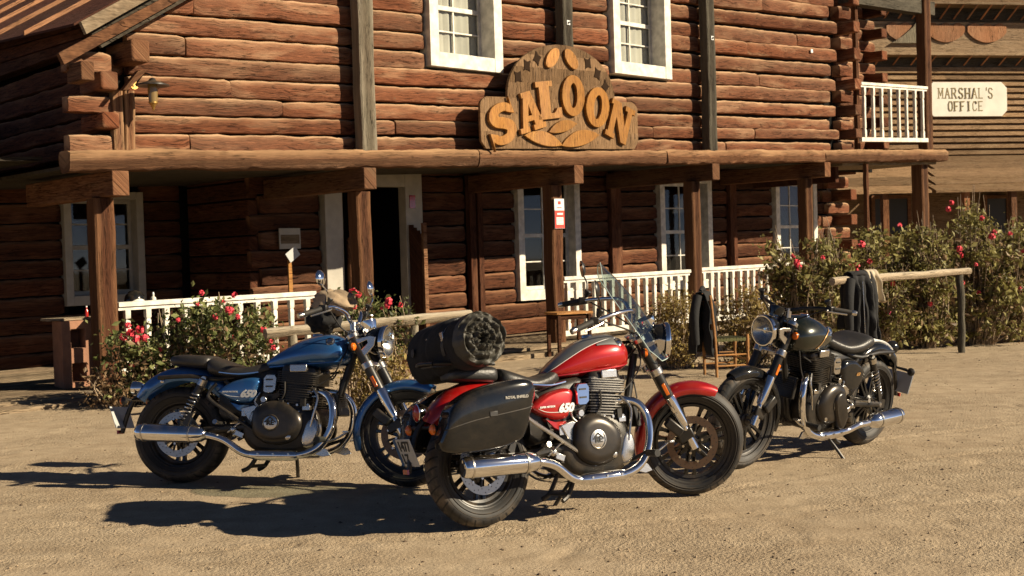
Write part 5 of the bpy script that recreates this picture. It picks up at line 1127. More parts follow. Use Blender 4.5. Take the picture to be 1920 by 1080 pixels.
            mb=MB(); mb.tube([(-.05,s*.17,.42),(-.05,s*.20,.40),(.12,s*.18,.42)],.010,8); mb.build('pannier_rail','black',pn)
        mb=MB()
        for s in(-1,1): mb.tube([(.10,s*.12,.86),(-.05,s*.13,.875),(-.28,s*.11,.885)],.010,8,sub=3); 
        mb.tube([(-.28,-.11,.885),(-.31,0,.888),(-.28,.11,.885)],.010,8,sub=3); mb.box((-.12,0,.87),(.30,.16,.008)); B(mb,'luggage_rack','black')
    return root
MT['screenglass']=thin_glass('windscreen_tinted',(.66,.75,.73),1.4,.16)
MT['screenedge']=plain('screen_edge',(.45,.55,.52),.1,spec=.8)
def place(rear_px,front_px,fix=None):
    A=ground(*rear_px); Bq=ground(*front_px); d=Bq-A; return A,math.atan2(d.y,d.x),d.length/1.5
A,yw,sc_=place((340,905),(770,913)); print('BLUE',A,math.degrees(yw),sc_)
blue=motorcycle(dict(label='metallic blue motorcycle on its stand at the left, 650 on its side panel',loc=A,yaw=yw,scale=(1.13,1.05,1.05),steer=-3,sil=.43,barx=.14,paint='blue',plate=('2608','LX'),lean=8,mirror='round'))
A,yw,sc_=place((905,988),(1297,932)); print('RED',A,math.degrees(yw),sc_)
red=motorcycle(dict(label='red and grey touring motorcycle in front, with windscreen and black panniers',loc=A,yaw=yw,scale=(.985,1.03,1.06),steer=-30,sil=.46,barx=-.10,tdx=-.09,paint='red',plate=('1477','LZ'),lean=7,stripe=True,bright=True,gear=dict(screen=True,panniers=True),mblack=True))
A,yw,sc_=place((1612,832),(1395,875)); print('GREEN',A,math.degrees(yw),sc_)
green=motorcycle(dict(label='dark green and black solo seat motorcycle facing left at the right',loc=A,yaw=yw,scale=(.95,1.03,1.06),steer=-4,sil=.36,paint='greenp',plate=('3310','MX'),lean=9,solo=True,mirror='none',discmat='steel'))

bpy.context.view_layer.update()
for rt_ in (blue,red,green):
    for part in list(rt_.children):
        for sub in list(part.children):
            for deep in list(sub.children):
                off=sub.location.copy(); deep.parent=part; deep.location=deep.location+off
# ================================================================== MARSHAL'S OFFICE
TH=math.radians(12); ED=Vector((math.cos(TH),math.sin(TH),0)); EN=Vector((math.sin(TH),-math.cos(TH),0)); O0=Vector((11.5,34.,0))
def OF(e,v,z): return O0+ED*e+EN*v+Vector((0,0,z))
def offc(px,py,v=0):
    q=ray(px,py); o=O0+EN*v; t=(o-CC).dot(EN)/q.dot(EN); X=CC+q*t; return (X-O0).dot(ED),X.z
office=wthing('marshal_office','weathered tan plank false-front building with scalloped cornice behind the saloon','building',O0)
def obx(e0,e1,v0,v1,z0,z1,grain=0,mb=None):
    mb=mb or MB(); vs=[];uv=[]
    for e in(e0,e1):
        for v in(v0,v1):
            for z in(z0,z1): vs.append(OF(e,v,z)); uv.append([(e,v+z),(v,e+z),(z,e+v)][grain])
    mb.add(vs,[(0,1,3,2),(4,6,7,5),(0,4,5,1),(2,3,7,6),(0,2,6,4),(1,5,7,3)],uv); return mb
def ob(mb,n,m,**k): return mb.build(n,m,office,xf=Matrix.Translation(-Vector(O0)),**k)
eL=offc(1560,200)[0]; eR=offc(2150,200)[0]
zt=offc(1800,128)[1]; zb=offc(1800,292)[1]; nP=14; hp=(zt-zb)/nP
for i in range(nP):
    z0=zb+i*hp; mb=MB(); e0=eL; 
    c=[e0,eR] if i%3 else [e0,e0+3.4+(i%2),eR]
    for a_,b_ in zip(c[:-1],c[1:]):
        mb=MB(); mb.loft([[OF(e,-.06,z0),OF(e,.075+.008*nz(i,e),z0+.03),OF(e,.0,z0+hp-.004),OF(e,-.06,z0+hp-.004)] for e in np.linspace(a_+.004,b_,8)],True); ob(mb,'siding_plank','siding',sharp=20)
ob(obx(eL,eR,-4,-.1,0,zt+2.2),'wall','siding')
# lower eyebrow: rail + drop pieces + scalloped board
def band(pyt,pyb,rail_h,proj,step,n0,scal):
    e1=eR; zr=offc(1800,pyt)[1]; z1=offc(1800,pyb)[1]
    ob(obx(eL,e1,0,proj,zr-rail_h,zr),'cornice_rail','cornice',bevel=.01)
    e=offc(1757,pyt+5,proj)[0]-14*step
    while e<e1:
        mb=MB(); mb.loft([[OF(e-.025,proj-.05,zr-rail_h),OF(e+.025,proj-.05,zr-rail_h),OF(e+.025,proj-.02,zr-rail_h),OF(e-.025,proj-.02,zr-rail_h)],[OF(e-.07,.04,z1+.07),OF(e-.02,.04,z1+.07),OF(e-.02,.07,z1+.07),OF(e-.07,.07,z1+.07)]],True); ob(mb,'bracket','lathwood'); e+=step
    return zr,z1
zr,z1=band(103,128,.08,.42,.54,0,1)
ob(obx(eL,eR,-.02,.05,z1-.10,z1+.02),'trim_board','cornice'); ob(obx(eL,eR,-.04,.03,z1+.022,zr-.082),'recess_board','darkpost')  # dark board stands in for the shadow under the cornice rail
# middle fascia (pale board with two dark scalloped leaves)
zf0=offc(1800,103)[1]; zf1=offc(1800,18)[1]
for i in range(3): ob(obx(eL+.6,eR-.2,-.05,.02+.004*i,zf0+i*(zf1-zf0)/3+.004,zf0+(i+1)*(zf1-zf0)/3-.002),'fascia_board','cornice')
zr2,z12=band(11,42,.07,.55,.42,0,0); ob(obx(eL+.6,eR-.3,-.04,.045,z12+.0,zr2-.072),'recess_board','darkpost')  # upper band too: rail shadow painted as a dark board
for px0,px1 in ((1735,1806),(1812,1884),(1660,1730)):
    e0=offc(px0,60)[0]; e1=offc(px1,60)[0]; zt_=offc(1800,40)[1]; zb_=offc(1800,80)[1]; w=e1-e0
    lo=[(e0+w*i/16,zt_-.30+ .0-(zt_-.30-zb_)*math.sin(math.pi*i/16)**.7) for i in range(17)]+[(e1-w*i/16,zt_-.16+.10*abs(math.sin(i*math.pi/5.3))) for i in range(17)]
    mb=shape_mb([lo],.04,lambda x,y,z:OF(x,.035+z,y),bevel=.006); ob(mb,'scalloped_leaf','lathwood')
# curved gable shoulder left
lo=[(offc(x,y)[0],offc(x,y)[1]) for x,y in [(1668,82),(1732,82),(1732,12),(1722,30),(1708,52),(1690,68)]]; 
ob(shape_mb([lo],.06,lambda x,y,z:OF(x,.06+z,y)),'gable_board','greypost')
# awning
for i,(v0,pa,pb) in enumerate([(.02,292,303),(.50,303,316),(1.0,316,330),(1.5,330,344),(1.9,344,356)]):
    za=offc(1800,pa,v0)[1]; v1=v0+.5; zb2=offc(1800,pb,v1)[1]
    for c0,c1 in ((offc(1560,330,v0)[0],offc(1727,330,v0)[0]),(offc(1735,330,v0)[0],eR)):
        mb=MB(); mb.loft([[OF(e,v0,za),OF(e,v1,zb2),OF(e,v1,zb2-.06),OF(e,v0,za-.05)] for e in np.linspace(c0,c1,6)],True); ob(mb,'awning_board','siding')
zz=offc(1800,356,2.4)[1]
for px in (1660,1812,1900,1980):
    e=offc(px,420,2.2)[0]; ob(obx(e-.08,e+.08,2.1,2.26,0,zz-.02,2),'awning_post','lathwood' if px in(1812,) else 'beam')
for px0,px1 in ((1640,1700),(1850,1885)):
    e0,z0=offc(px0,440,0); e1,z1_=offc(px1,372,0); ob(obx(e0,e1,.0,.03,z0,z1_),'window','ink'); 
    for a_,b_,c,d in ((e0-.1,e0,z0-.1,z1_+.1),(e1,e1+.1,z0-.1,z1_+.1),(e0,e1,z0-.1,z0),(e0,e1,z1_,z1_+.1)): ob(obx(a_,b_,-.0,.06,c,d),'window_trim','beam')
# sign
e0,z0=offc(1742,218,.12); e1,z1_=offc(1888,154,.12); w=e1-e0; h=z1_-z0; cc_=.16
msign=wthing('marshal_sign','white cut-corner board reading MARSHAL\'S OFFICE on the plank front','sign',OF((e0+e1)/2,.1,z0))
lo=[(e0+cc_,z0),(e1-cc_,z0),(e1,z0+cc_),(e1,z1_-cc_),(e1-cc_,z1_),(e0+cc_,z1_),(e0,z1_-cc_),(e0,z0+cc_)]
def msb(mb,n,m,**k): return mb.build(n,m,msign,xf=Matrix.Translation(-Vector(msign.location)),**k)
msb(shape_mb([lo],.05,lambda x,y,z:OF(x,.05+z,y),bevel=.006),'sign_board','signwhite')
lo2=[((x-(e0+e1)/2)*1.03+(e0+e1)/2,(y-(z0+z1_)/2)*1.07+(z0+z1_)/2) for x,y in lo]; msb(shape_mb([lo2],.04,lambda x,y,z:OF(x,.035+z*.3,y)),'frame_board','beam')
STK={'M':[((0,0),(0,1)),((0,1),(.5,.25)),((.5,.25),(1,1)),((1,1),(1,0))],'A':[((0,0),(.5,1)),((.5,1),(1,0)),((.22,.36),(.78,.36))],'R':[((0,0),(0,1)),((0,1),(.7,1)),((.7,1),(.9,.75)),((.9,.75),(.7,.5)),((.7,.5),(0,.5)),((.45,.5),(1,0))],
'S':[((.95,.85),(.7,1)),((.7,1),(.25,1)),((.25,1),(.05,.78)),((.05,.78),(.25,.55)),((.25,.55),(.75,.45)),((.75,.45),(.95,.22)),((.95,.22),(.75,0)),((.75,0),(.25,0)),((.25,0),(.0,.18))],'H':[((0,0),(0,1)),((1,0),(1,1)),((0,.5),(1,.5))],'L':[((0,1),(0,0)),((0,0),(.85,0))],"'":[((.5,1.05),(.4,.8))],
'O':[((.25,0),(.75,0)),((.75,0),(1,.25)),((1,.25),(1,.75)),((1,.75),(.75,1)),((.75,1),(.25,1)),((.25,1),(0,.75)),((0,.75),(0,.25)),((0,.25),(.25,0))],'F':[((0,0),(0,1)),((0,1),(.9,1)),((0,.5),(.65,.5))],'I':[((.5,0),(.5,1))],'C':[((1,.8),(.75,1)),((.75,1),(.25,1)),((.25,1),(0,.75)),((0,.75),(0,.25)),((0,.25),(.25,0)),((.25,0),(.75,0)),((.75,0),(1,.2))],'E':[((0,0),(0,1)),((0,1),(.9,1)),((0,.5),(.65,.5)),((0,0),(.9,0))]}
SER={'M':[(0,0),(0,1),(1,1),(1,0)],'A':[(0,0),(1,0)],'R':[(0,0),(1,0),(0,1)],'H':[(0,0),(0,1),(1,0),(1,1)],'L':[(0,1),(0,0)],'F':[(0,0),(0,1)],'I':[(.5,0),(.5,1)],'E':[(0,0),(0,1)]}
def stroke_text(txt,x0,y0,x1,hh,th):
    n=len([c for c in txt if c!="'"])+ .4*txt.count("'"); pit=(x1-x0)/n; cw=pit*.62; x=x0; dd=0
    for ch in txt:
        mb=MB(); adv=pit*(.4 if ch=="'" else 1); cwi=cw*(.4 if ch=="'" else 1)
        def bar(ax,ay,bx_,by,t):
            global _k; _k+=1; z_=.1035+(_k%40)*.0004; L_=math.hypot(bx_-ax,by-ay); dx,dy=(bx_-ax)/L_,(by-ay)/L_; ox,oy=-dy*t/2,dx*t/2; ex,ey=dx*t*.4,dy*t*.4
            P=[(ax-ex+ox,ay-ey+oy),(ax-ex-ox,ay-ey-oy),(bx_+ex-ox,by+ey-oy),(bx_+ex+ox,by+ey+oy)]
            mb.loft([[OF(a,.098,b) for a,b in P],[OF(a,z_,b) for a,b in P]],True)
        for (a,b),(c,d) in STK[ch]: bar(x+a*cwi,y0+b*hh,x+c*cwi,y0+d*hh,th)
        for a,b in SER.get(ch,[]): bar(x+a*cwi-th*1.1,y0+b*hh,x+a*cwi+th*1.1,y0+b*hh,th*.6)
        msb(mb,'letter_'+('apostrophe' if ch=="'" else ch.lower()),'gildpaint',smooth=False); x+=adv*1.0
_k=0
ea,za=offc(1760,184,.1); eb,_=offc(1866,184,.1); _,zb_=offc(1762,165.5,.1); stroke_text("MARSHAL'S",ea,za,eb,zb_-za,.026)
ea,za=offc(1779,207.5,.1); eb,_=offc(1847,207.5,.1); _,zb_=offc(1781,190.5,.1); stroke_text("OFFICE",ea,za,eb,zb_-za,.026)
# hill far behind
xs=np.linspace(60,420,70); mb=MB(); rings=[]
for k in range(9):
    rings.append([(x,380+k*22,(70*math.exp(-((x-220)/90)**2)+18*nz(x*.02,3)+5*nz(x*.09,k))*math.sin(math.pi*min(1,(k+.001)/4.5)*.5)) for x in xs])
mb.strip(rings); hill=mb.build('hill',plain('wooded_hill',(.045,.06,.035),.95,var=.4,bscale=.3,bump=.6)); tag(hill,'dark wooded hill far behind the marshal office roof',None,kind='structure')
# ================================================================== PLANTS
def leaves(n,ctrs,spread,size,seed,squash=1.,zmin=.02):
    R_=np.random.default_rng(seed); C=np.array(ctrs)[R_.integers(0,len(ctrs),n)]; P=C+R_.normal(0,1,(n,3))*np.array([spread,spread,spread*.85]); P[:,2]=np.maximum(P[:,2],zmin+R_.random(n)*.1)
    s=size*(.40+1.35*R_.random(n)**1.7); A=R_.normal(0,1,(n,3)); A/=np.linalg.norm(A,axis=1)[:,None]; T=R_.normal(0,1,(n,3)); Bv=np.cross(A,T); Bv/=np.linalg.norm(Bv,axis=1)[:,None]; Nn=np.cross(A,Bv)
    a=A*s[:,None]; b=Bv*(s*.55)[:,None]; c=Nn*(s*.22)[:,None]
    V=np.stack([P-a,P-a*.1-b+c,P+a,P-a*.1+b+c],1).reshape(-1,3)
    F_=np.arange(n*4).reshape(n,4)
    return V.tolist(),[(int(f[0]),int(f[1]),int(f[2])) for f in F_]+[(int(f[0]),int(f[2]),int(f[3])) for f in F_]
def bush(name,label,cat,base,rx,ry,h,n,size,m,seed,flowers=(),fm='pink',stems=26,spread=.09,clump=60,group=None,dry=0.,zlow=.1,top=None,fsz=.042):
    R_=np.random.default_rng(seed); root=wthing(name,label,cat,base,group); ctr=[]
    rs=random.Random(seed); sv=MB()
    while len(ctr)<clump:
        x,y,z=R_.uniform(-1,1),R_.uniform(-1,1),R_.uniform(zlow,1)
        ht=(top(x) if top else 1)
        if x*x+y*y*.8>1.05 or z>ht: continue
        ctr.append((x*rx*(1-.25*(1-z)),y*ry,z*h))
    for i in range(stems):
        c=ctr[rs.randrange(len(ctr))]; b0=Vector((c[0]*.35+rs.uniform(-.06,.06),c[1]*.3,-.03)); e=Vector(c)+Vector((rs.uniform(-.08,.08),rs.uniform(-.08,.08),rs.uniform(.0,.16)*h)); mid=(b0+e)/2+Vector((rs.uniform(-.12,.12),rs.uniform(-.1,.1),rs.uniform(0,.1)))
        sv.tube([b0,mid,e+Vector((0,0,.10*h if i%3==0 else 0))],[.011,.008,.0035],5,sub=3,caps=False)
    sv.build('stems','twig',root,kind='stuff')
    V,Fc=leaves(n,ctr,spread,size,seed+1); mb=MB(); mb.add(V,Fc); mb.build('foliage',m,root,smooth=False,kind='stuff')
    if dry: V,Fc=leaves(int(n*dry),[c for c in ctr if c[2]<h*.8] or ctr,spread*1.2,size*.9,seed+2); mb=MB(); mb.add(V,Fc); mb.build('dry_leaves','dryleaf',root,smooth=False,kind='stuff')
    for k,f in enumerate(flowers):
        p=Vector(f[:3])-Vector(base); mb=MB(); s0=fsz*(f[3] if len(f)>3 else 1)
        Rf=np.random.default_rng(seed*7+k)
        for j in range(16):
            d_=Vector(Rf.normal(0,1,3)).normalized(); q=p+d_*s0*.7; t1=d_.orthogonal().normalized(); t2=d_.cross(t1)
            mb.add([q-t1*s0*.5,q-t2*s0*.5+d_*s0*.2,q+t1*s0*.5,q+t2*s0*.5+d_*s0*.2,p],[(0,1,2,3),(0,1,4),(2,3,4)])
        mb.build('flower',fm if not (len(f)>4) else f[4],root,smooth=False)
    return root
def at(px,py,Y):
    q=ray(px,py); return CC+q*(Y/q.y)
def fl(pts,Y): 
    return [tuple(at(p[0],p[1],Y))+tuple(p[2:]) for p in pts]
def gb(px,Y): p=at(px,600,Y); return (p.x,Y,0.)
bush('geranium_bush','geranium bush with a big cluster of pink red blooms beside the left post','bush',gb(262,13.6),.36,.30,.78,1900,.034,'leafA',21,fl([(232,632,1.2),(245,625,1.3),(262,618,1.2),(258,637,1.5),(272,634,1.1),(250,645,1),(247,686,.9),(240,610,.9)],13.35),dry=.35,stems=30)
bush('geranium_bush','geranium bush against the middle of the left railing above the blue fender','bush',gb(350,13.7),.44,.30,1.02,2500,.034,'leafA',22,fl([(378,549,.8),(371,570,.6),(334,600,.7),(300,655,.7)],13.4),dry=.4,stems=40)
bush('geranium_bush','geranium bush at the right part of the left railing with scattered red blooms','bush',gb(438,13.5),.42,.30,1.02,2500,.034,'leafA',23,fl([(439,553,.9),(430,582,1.3),(404,594,.9),(446,594,.8),(436,632,.6),(419,566,.6),(494,618,1),(513,652,.8),(508,640,.6)],13.2),dry=.5,stems=44)
bush('dry_plant','dry brown plant at the foot of the left porch post','plant',gb(215,13.4),.30,.25,.42,900,.024,'dryleaf',24,stems=24)
bush('geranium_plant','small geranium behind the hitching rail in front of the doorway','bush',gb(660,13.2),.22,.2,1.08,800,.026,'leafA',25,fl([(662,548,1.2),(672,552,.9),(658,560,.7),(664,575,.8)],13.0),dry=.3,stems=16,zlow=.5)
bush('geranium_plant','geranium with two pink blooms left of the bare hitching rail','bush',gb(718,13.2),.26,.2,1.02,1000,.026,'leafA',26,fl([(730,566,1.2),(726,572,1),(751,572,.7),(716,578,.5)],13.0),dry=.5,stems=18,zlow=.4)
bush('low_shrub','low yellowish shrub between the blue tank and the black bag','bush',gb(705,12.4),.30,.25,.55,1700,.022,'leafC',27,dry=.4,stems=20)
tp=lambda x:1-.25*abs(x)
bush('low_shrub','yellowish shrub right of the windscreen, left of the chair','bush',gb(1268,16.),.34,.30,1.02,3600,.022,'leafC',28,dry=.25,stems=34,top=tp)
bush('low_shrub','yellowish shrub behind the chair and left of the round headlamp','bush',gb(1405,15.9),.44,.34,1.02,4600,.022,'leafC',29,dry=.25,stems=40,top=tp)
G_='rose bushes in front of the right end of the porch'
tops=[(1525,17.6,.62,1.62,31,[(1494,492),(1497,500),(1487,480,.7),(1543,483,.7)],'bushy rose just right of the last white railing, behind the green motorcycle'),
(1628,18.0,.62,1.72,32,[(1616,458,1.1),(1597,493,1.1),(1606,498,1),(1604,507,1),(1630,490,.8),(1687,422,.7),(1674,532,.8)],'rose bush behind the draped jacket with a knot of red blooms above it'),
(1735,18.3,.62,1.85,33,[(1664,585,1.1,'magenta'),(1675,604,1.0,'magenta'),(1744,570,.8),(1778,392,.9),(1784,380,.8),(1799,467,1),(1803,478,1),(1830,496,.6)],'rose bush under the middle of the right hitching rail'),
(1835,18.6,.62,1.95,34,[(1860,443,1.1),(1864,435,.8),(1841,409,.8),(1894,438,.7),(1804,530,.8),(1835,548,.7)],'rose bush behind the right hitching post'),
(1925,18.9,.62,1.90,35,[(1912,543,1),(1917,470,.7)],'rose bush cut by the right edge of the picture')]
for px,Y,rx,h,sd_i,flw,lb in tops:
    bush('rose_bush',lb,'bush',gb(px,Y),rx,.55,h,4700,.042,'leafB',sd_i,[t if len(t)<5 else t for t in fl([f if len(f)>2 else (f[0],f[1],1.) for f in flw],Y-.5)],dry=.45,stems=230,spread=.10,clump=80,group=G_,top=lambda x:.86+.14*math.sin(x*5+sd_i),fsz=.052)
# tree top behind the office
def small_tree(px,py,Y,r,seed,label):
    b0=at(px,py,Y); base=(b0.x,Y,0); root=wthing('tree',label,'tree',base); mb=MB(); mb.tube([(0,0,-.1),(.1,0,b0.z*.5),(0,0,b0.z)],[.22,.15,.06],8,sub=4)
    rs=random.Random(seed); ctr=[]
    for i in range(50):
        d_=Vector((rs.gauss(0,1),rs.gauss(0,1),rs.gauss(0,.8))).normalized()*r*rs.uniform(.3,1); ctr.append((d_.x,d_.y,b0.z+d_.z)); 
        if i<14: mb.tube([(0,0,b0.z-r*.6),(d_.x*.5,d_.y*.5,b0.z+d_.z*.4),ctr[-1]],[.05,.03,.01],5,sub=2)
    mb.build('trunk','twig',root); V,Fc=leaves(5000,ctr,.28,.07,seed); m2=MB(); m2.add(V,Fc); m2.build('crown','leafD',root,smooth=False,kind='stuff')
small_tree(1915,45,44,1.6,5,'tree rising behind the right end of the marshal office cornice')
small_tree(1675,40,37.5,.8,6,'pale leafy tree top showing between the balcony and the office gable')
# fallen leaves and litter by the porch
# ================================================================== PROPS
def P_(mb,n,m,root,**k): return mb.build(n,m,root,xf=Matrix.Translation(-Vector(root.location)),**k)
def rough_log(a,b,r,seed,sq=.8,n=28):
    a=Vector(a);b=Vector(b); ax=(b-a).normalized(); up=Vector((0,0,1)) if abs(ax.z)<.9 else Vector((1,0,0)); s_=ax.cross(up).normalized(); up=s_.cross(ax); rings=[];wn=[]
    for i in range(n+1):
        t=i/n; c=a.lerp(b,t)+up*.018*nz(t*4,seed)+s_*.018*nz(t*4,seed+3); k=1+.16*nz(t*5,seed+7)
        if i in(0,n): k*=.93
        ring=[]
        for j in range(12):
            an=2*math.pi*j/12; cc,ss=math.cos(an),math.sin(an); kk=k*(1+.10*nz(cc*1.5+seed,ss*1.5,t*7)); ring.append(c+(s_*math.copysign(abs(cc)**sq,cc)+up*math.copysign(abs(ss)**sq,ss))*r*kk); wn.append(max(0,ss))
        rings.append(ring)
    mb=MB(); mb.loft(rings,True,worn=wn); return mb
def hitch(label,pa,Ya,pb,Yb,posts,r=.055):
    A_=at(*pa,Ya); B_=at(*pb,Yb); root=wthing('hitching_rail',label,'hitching rail',(A_+B_)/2*1.0)
    P_(rough_log(A_,B_,r,pa[0]),'rail','rail',root,sharp=60)
    for t in posts:
        c=A_.lerp(B_,t); P_(rough_log((c.x,c.y+.02,-.06),(c.x,c.y+.02,c.z-.0*r),r*.95,t*9+1),'post','darkpost' if Ya>14 else 'greypost',root,sharp=60)
    return root,A_,B_
hitch('bleached hitching rail running behind the blue motorcycle to the bag',(497,626),12.2,(882,590),13.6,(.12,.70))
hr,HA,HB=hitch('hitching rail in front of the rose bushes at the right, on a dark gnarled post',(1560,528),15.2,(1817,508),17.3,(.16,.93),r=.05)
# cloth
def drape(name,label,cat,top,along,width,drop,m,seed,back=.7,fold=.05,flare=.15,group=None,extra=None,thick=.012,radius=.07,nfold=5,asym=0):
    root=wthing(name,label,cat,top); al=Vector(along).normalized(); nn_=Vector((0,0,1)).cross(al).normalized()
    if nn_.y>0: nn_=-nn_
    nu,nv=34,44; rings=[]
    for j in range(nv+1):
        t=j/nv*2-1; row=[]
        for i in range(nu+1):
            s=i/nu*2-1; dd=drop if t>0 else drop*back
            L=abs(t)*dd; dn=max(0,L-radius*1.2); w=width/2*(1+flare*dn/drop+asym*s*dn)
            a=min(1,L/(radius*1.2))*math.pi/2
            off=math.sin(a)*radius*(1 if t>0 else -1); z=math.cos(a)*radius-dn
            f_=fold*min(1,dn/(.25*drop)+.15)*(math.sin(s*nfold*2+seed+dn*3*nz(s*2,seed))+.7*nz(s*4,dn*5,seed))
            z+= .05*nz(s*2,seed+t)*min(1,dn*4) - (.06*abs(s)*drop if dn>.3*drop else 0)
            p=Vector(top)+al*(s*w)+nn_*(off+f_+ (.05*dn if t>0 else -.05*dn))+Vector((0,0,z)); row.append(p)
        rings.append(row)
    mb=MB(); mb.strip(rings); o=P_(mb,'cloth',m,root); so_=o.modifiers.new('thick','SOLIDIFY'); so_.thickness=thick; return root
hd=(HB-HA).normalized(); c=HA.lerp(HB,.17)
jk=drape('black_jacket','black jacket hung over the left post of the right hitching rail','jacket',c+Vector((0,0,.03)),hd,.42,.86,'fabric',3,back=.8,fold=.06,flare=.35)
mb=MB()
for s in(-1,1): mb.tube([c+hd*(.20*s)+Vector((0,-.06,.0)),c+hd*(.27*s)+Vector((0,-.12,-.25)),c+hd*(.25*s)+Vector((0,-.10,-.62))],[.07,.065,.05],12,sub=4)
for s in (-1,): pass
P_(mb,'sleeves','fabric',jk,kind='stuff'); mb=MB(); mb.tube([c+hd*-.16+Vector((0,-.07,.06)),c+Vector((0,-.10,.09)),c+hd*.16+Vector((0,-.07,.06))],[.02,.035,.02],10,sub=4); P_(mb,'collar','fabric',jk); mb=MB(); mb.tube([c+hd*.03+Vector((0,-.15,-.02)),c+hd*.04+Vector((0,-.17,-.4)),c+hd*.05+Vector((0,-.17,-.72))],.006,6,sub=4); P_(mb,'zip','alu',jk)
drape('cream_scarf','cream cloth lying over the jacket on the hitching rail','scarf',c+hd*.24+Vector((0,0,.05)),hd,.24,.42,'cream',8,back=.5,fold=.05,flare=.5,nfold=4)
mb=MB(); 
# chair
def chair():
    g_=ground(1362,706); r=wthing('ladderback_chair','wooden ladder-back chair with green rush seat holding a black jacket','chair',g_); r.rotation_euler=(0,0,math.radians(12)); 
    def q(mb,n,m,**k): return mb.build(n,m,r,**k)
    w=.20;d=.20
    for sx in(-1,1):
        for sy in(-1,1):
            if sx<0: pts=[(-d,sy*w,-.02),(-d-.01,sy*w,.45),(-d-.06,sy*w,1.0)]; rr=[.018,.02,.016]
            else: pts=[(d,sy*w,-.02),(d,sy*w,.12),(d,sy*w,.2),(d,sy*w,.3),(d,sy*w,.40),(d,sy*w,.52)]; rr=[.016,.018,.024,.016,.024,.017]
            mb=MB(); mb.tube(pts,rr,10,sub=3); q(mb,'leg','chairwood')
    for z in (.15,.28):
        for sy in(-1,1): mb=MB(); mb.tube([(-d,sy*w,z),(d,sy*w,z)],.010,8); q(mb,'stretcher','chairwood')
    mb=MB(); mb.tube([(d,-w,.22),(d,w,.22)],.011,8); q(mb,'stretcher','chairwood'); mb=MB(); mb.tube([(-d,-w,.22),(-d,w,.22)],.011,8); q(mb,'stretcher','chairwood')
    mb=MB(); 
    for i in range(10): mb.tube([(-d+.03+i*(2*d-.03)/9,-w-.01,.46),(-d+.03+i*(2*d-.03)/9,w+.01,.46)],.023,8)
    q(mb,'rush_seat','greenseat',kind='stuff')
    for z in (.62,.76,.90):
        mb=MB(); mb.loft([[( -d-.03-.03*(z-.5)*2-.02*math.cos(s*1.5),s*w,z-.035),(-d-.045-.03*(z-.5)*2-.02*math.cos(s*1.5),s*w,z-.035),(-d-.045-.03*(z-.5)*2-.02*math.cos(s*1.5),s*w,z+.035),(-d-.03-.03*(z-.5)*2-.02*math.cos(s*1.5),s*w,z+.035)] for s in np.linspace(-1,1,9)],True); q(mb,'back_slat','chairwood')
    return r
ch=chair(); cg=Vector(ch.location)
cj=drape('black_jacket','black jacket hanging on the back of the wooden chair','jacket',cg+Vector((-.27,-.04,.98)),(.35,1,0),.40,.74,'fabric',5,back=.95,fold=.05,flare=.3,radius=.06)
cv=cg+Vector((-.27,-.04,.98)); ca_=Vector((.35,1,0)).normalized(); cn_=Vector((-.94,.33,0)); 
for s in(-1,1):
    mb=MB(); mb.tube([cv+ca_*.19*s+Vector((-.03,-.03,.02)),cv+ca_*.23*s+Vector((-.07,-.05,-.22)),cv+ca_*.21*s+Vector((-.06,-.05,-.56))],[.055,.055,.042],12,sub=4); P_(mb,'sleeve','fabric',cj)
mb=MB(); mb.tube([cv+ca_*-.13+Vector((0,0,.07)),cv+Vector((0,-.02,.10)),cv+ca_*.13+Vector((0,0,.07))],[.02,.034,.02],10,sub=4); P_(mb,'collar','fabric',cj)
# table next to notice post
tb=wthing('side_table','small brown wooden table beside the porch post with the notice','table',ground(1062,668))
tl_=Vector(tb.location); 
def tq(c,d,n,m='beam'): mb=MB(); mb.box(Vector(c),d,rot=Matrix.Rotation(AL*.6,3,'Z')); P_(mb,n,m,tb,bevel=.006)
tq(tl_+Vector((.05,0,.66)),(.62,.42,.035),'tabletop','chairwood')
for sx,sy in ((-1,-1),(1,-1),(-1,1),(1,1)):
    q=Matrix.Rotation(AL*.6,3,'Z')@Vector((sx*.26,sy*.17,0)); tq(tl_+q+Vector((.05,0,.31)),(.05,.05,.66),'leg','post')
tq(tl_+Vector((.05,0,.60)),(.50,.34,.07),'apron','post')
# hollow block pillar
bp_=ground(148,727,.05); pil=wthing('hollow_block_stack','stack of two terracotta hollow blocks at the left behind the porch post','block',bp_)
for k in range(2):
    o_=[(-.24,0),(.12,0),(.12,.42),(-.24,.42)]; h_=[(-.14,.08),(-.14,.33),(.05,.33),(.05,.08)]
    Rm=Matrix.Rotation(AL*.9,3,'Z'); mb=shape_mb([o_,h_],.36,lambda x,y,z:bp_+Rm@Vector((x,-z+.18,y+.424*k)),bevel=.006); P_(mb,'hollow_block','brickc',pil)
    mb=shape_mb([[(-.15,.07),(.06,.07),(.06,.34),(-.15,.34)]],.02,lambda x,y,z:bp_+Rm@Vector((x,-z+.10,y+.424*k))); P_(mb,'block_web','brickc',pil)
    mb=MB()
top_=wthing('loose_board','splintered loose board lying on the hollow blocks','board',bp_+Vector((0,0,.85))); mb=MB(); mb.box(bp_+Vector((-.08,0,.87)),(.62,.34,.03),rot=Matrix.Rotation(AL*.9,3,'Z')); P_(mb,'board','rail',top_,bevel=.004)
bt=wthing('red_bottle','small red bottle standing on the hollow blocks','bottle',bp_+Vector((.14,-.02,.885))); b_=Vector(bt.location); mb=MB(); mb.lathe([(0,0),(.022,0),(.022,.08),(.010,.10),(.010,.125),(0,.125)],b_,axis=(0,0,1),n=14); P_(mb,'bottle_body','redlens',bt); mb=MB(); mb.lathe([(0,.125),(.012,.125),(.012,.14),(0,.14)],b_,axis=(0,0,1),n=12); P_(mb,'cap','print',bt)
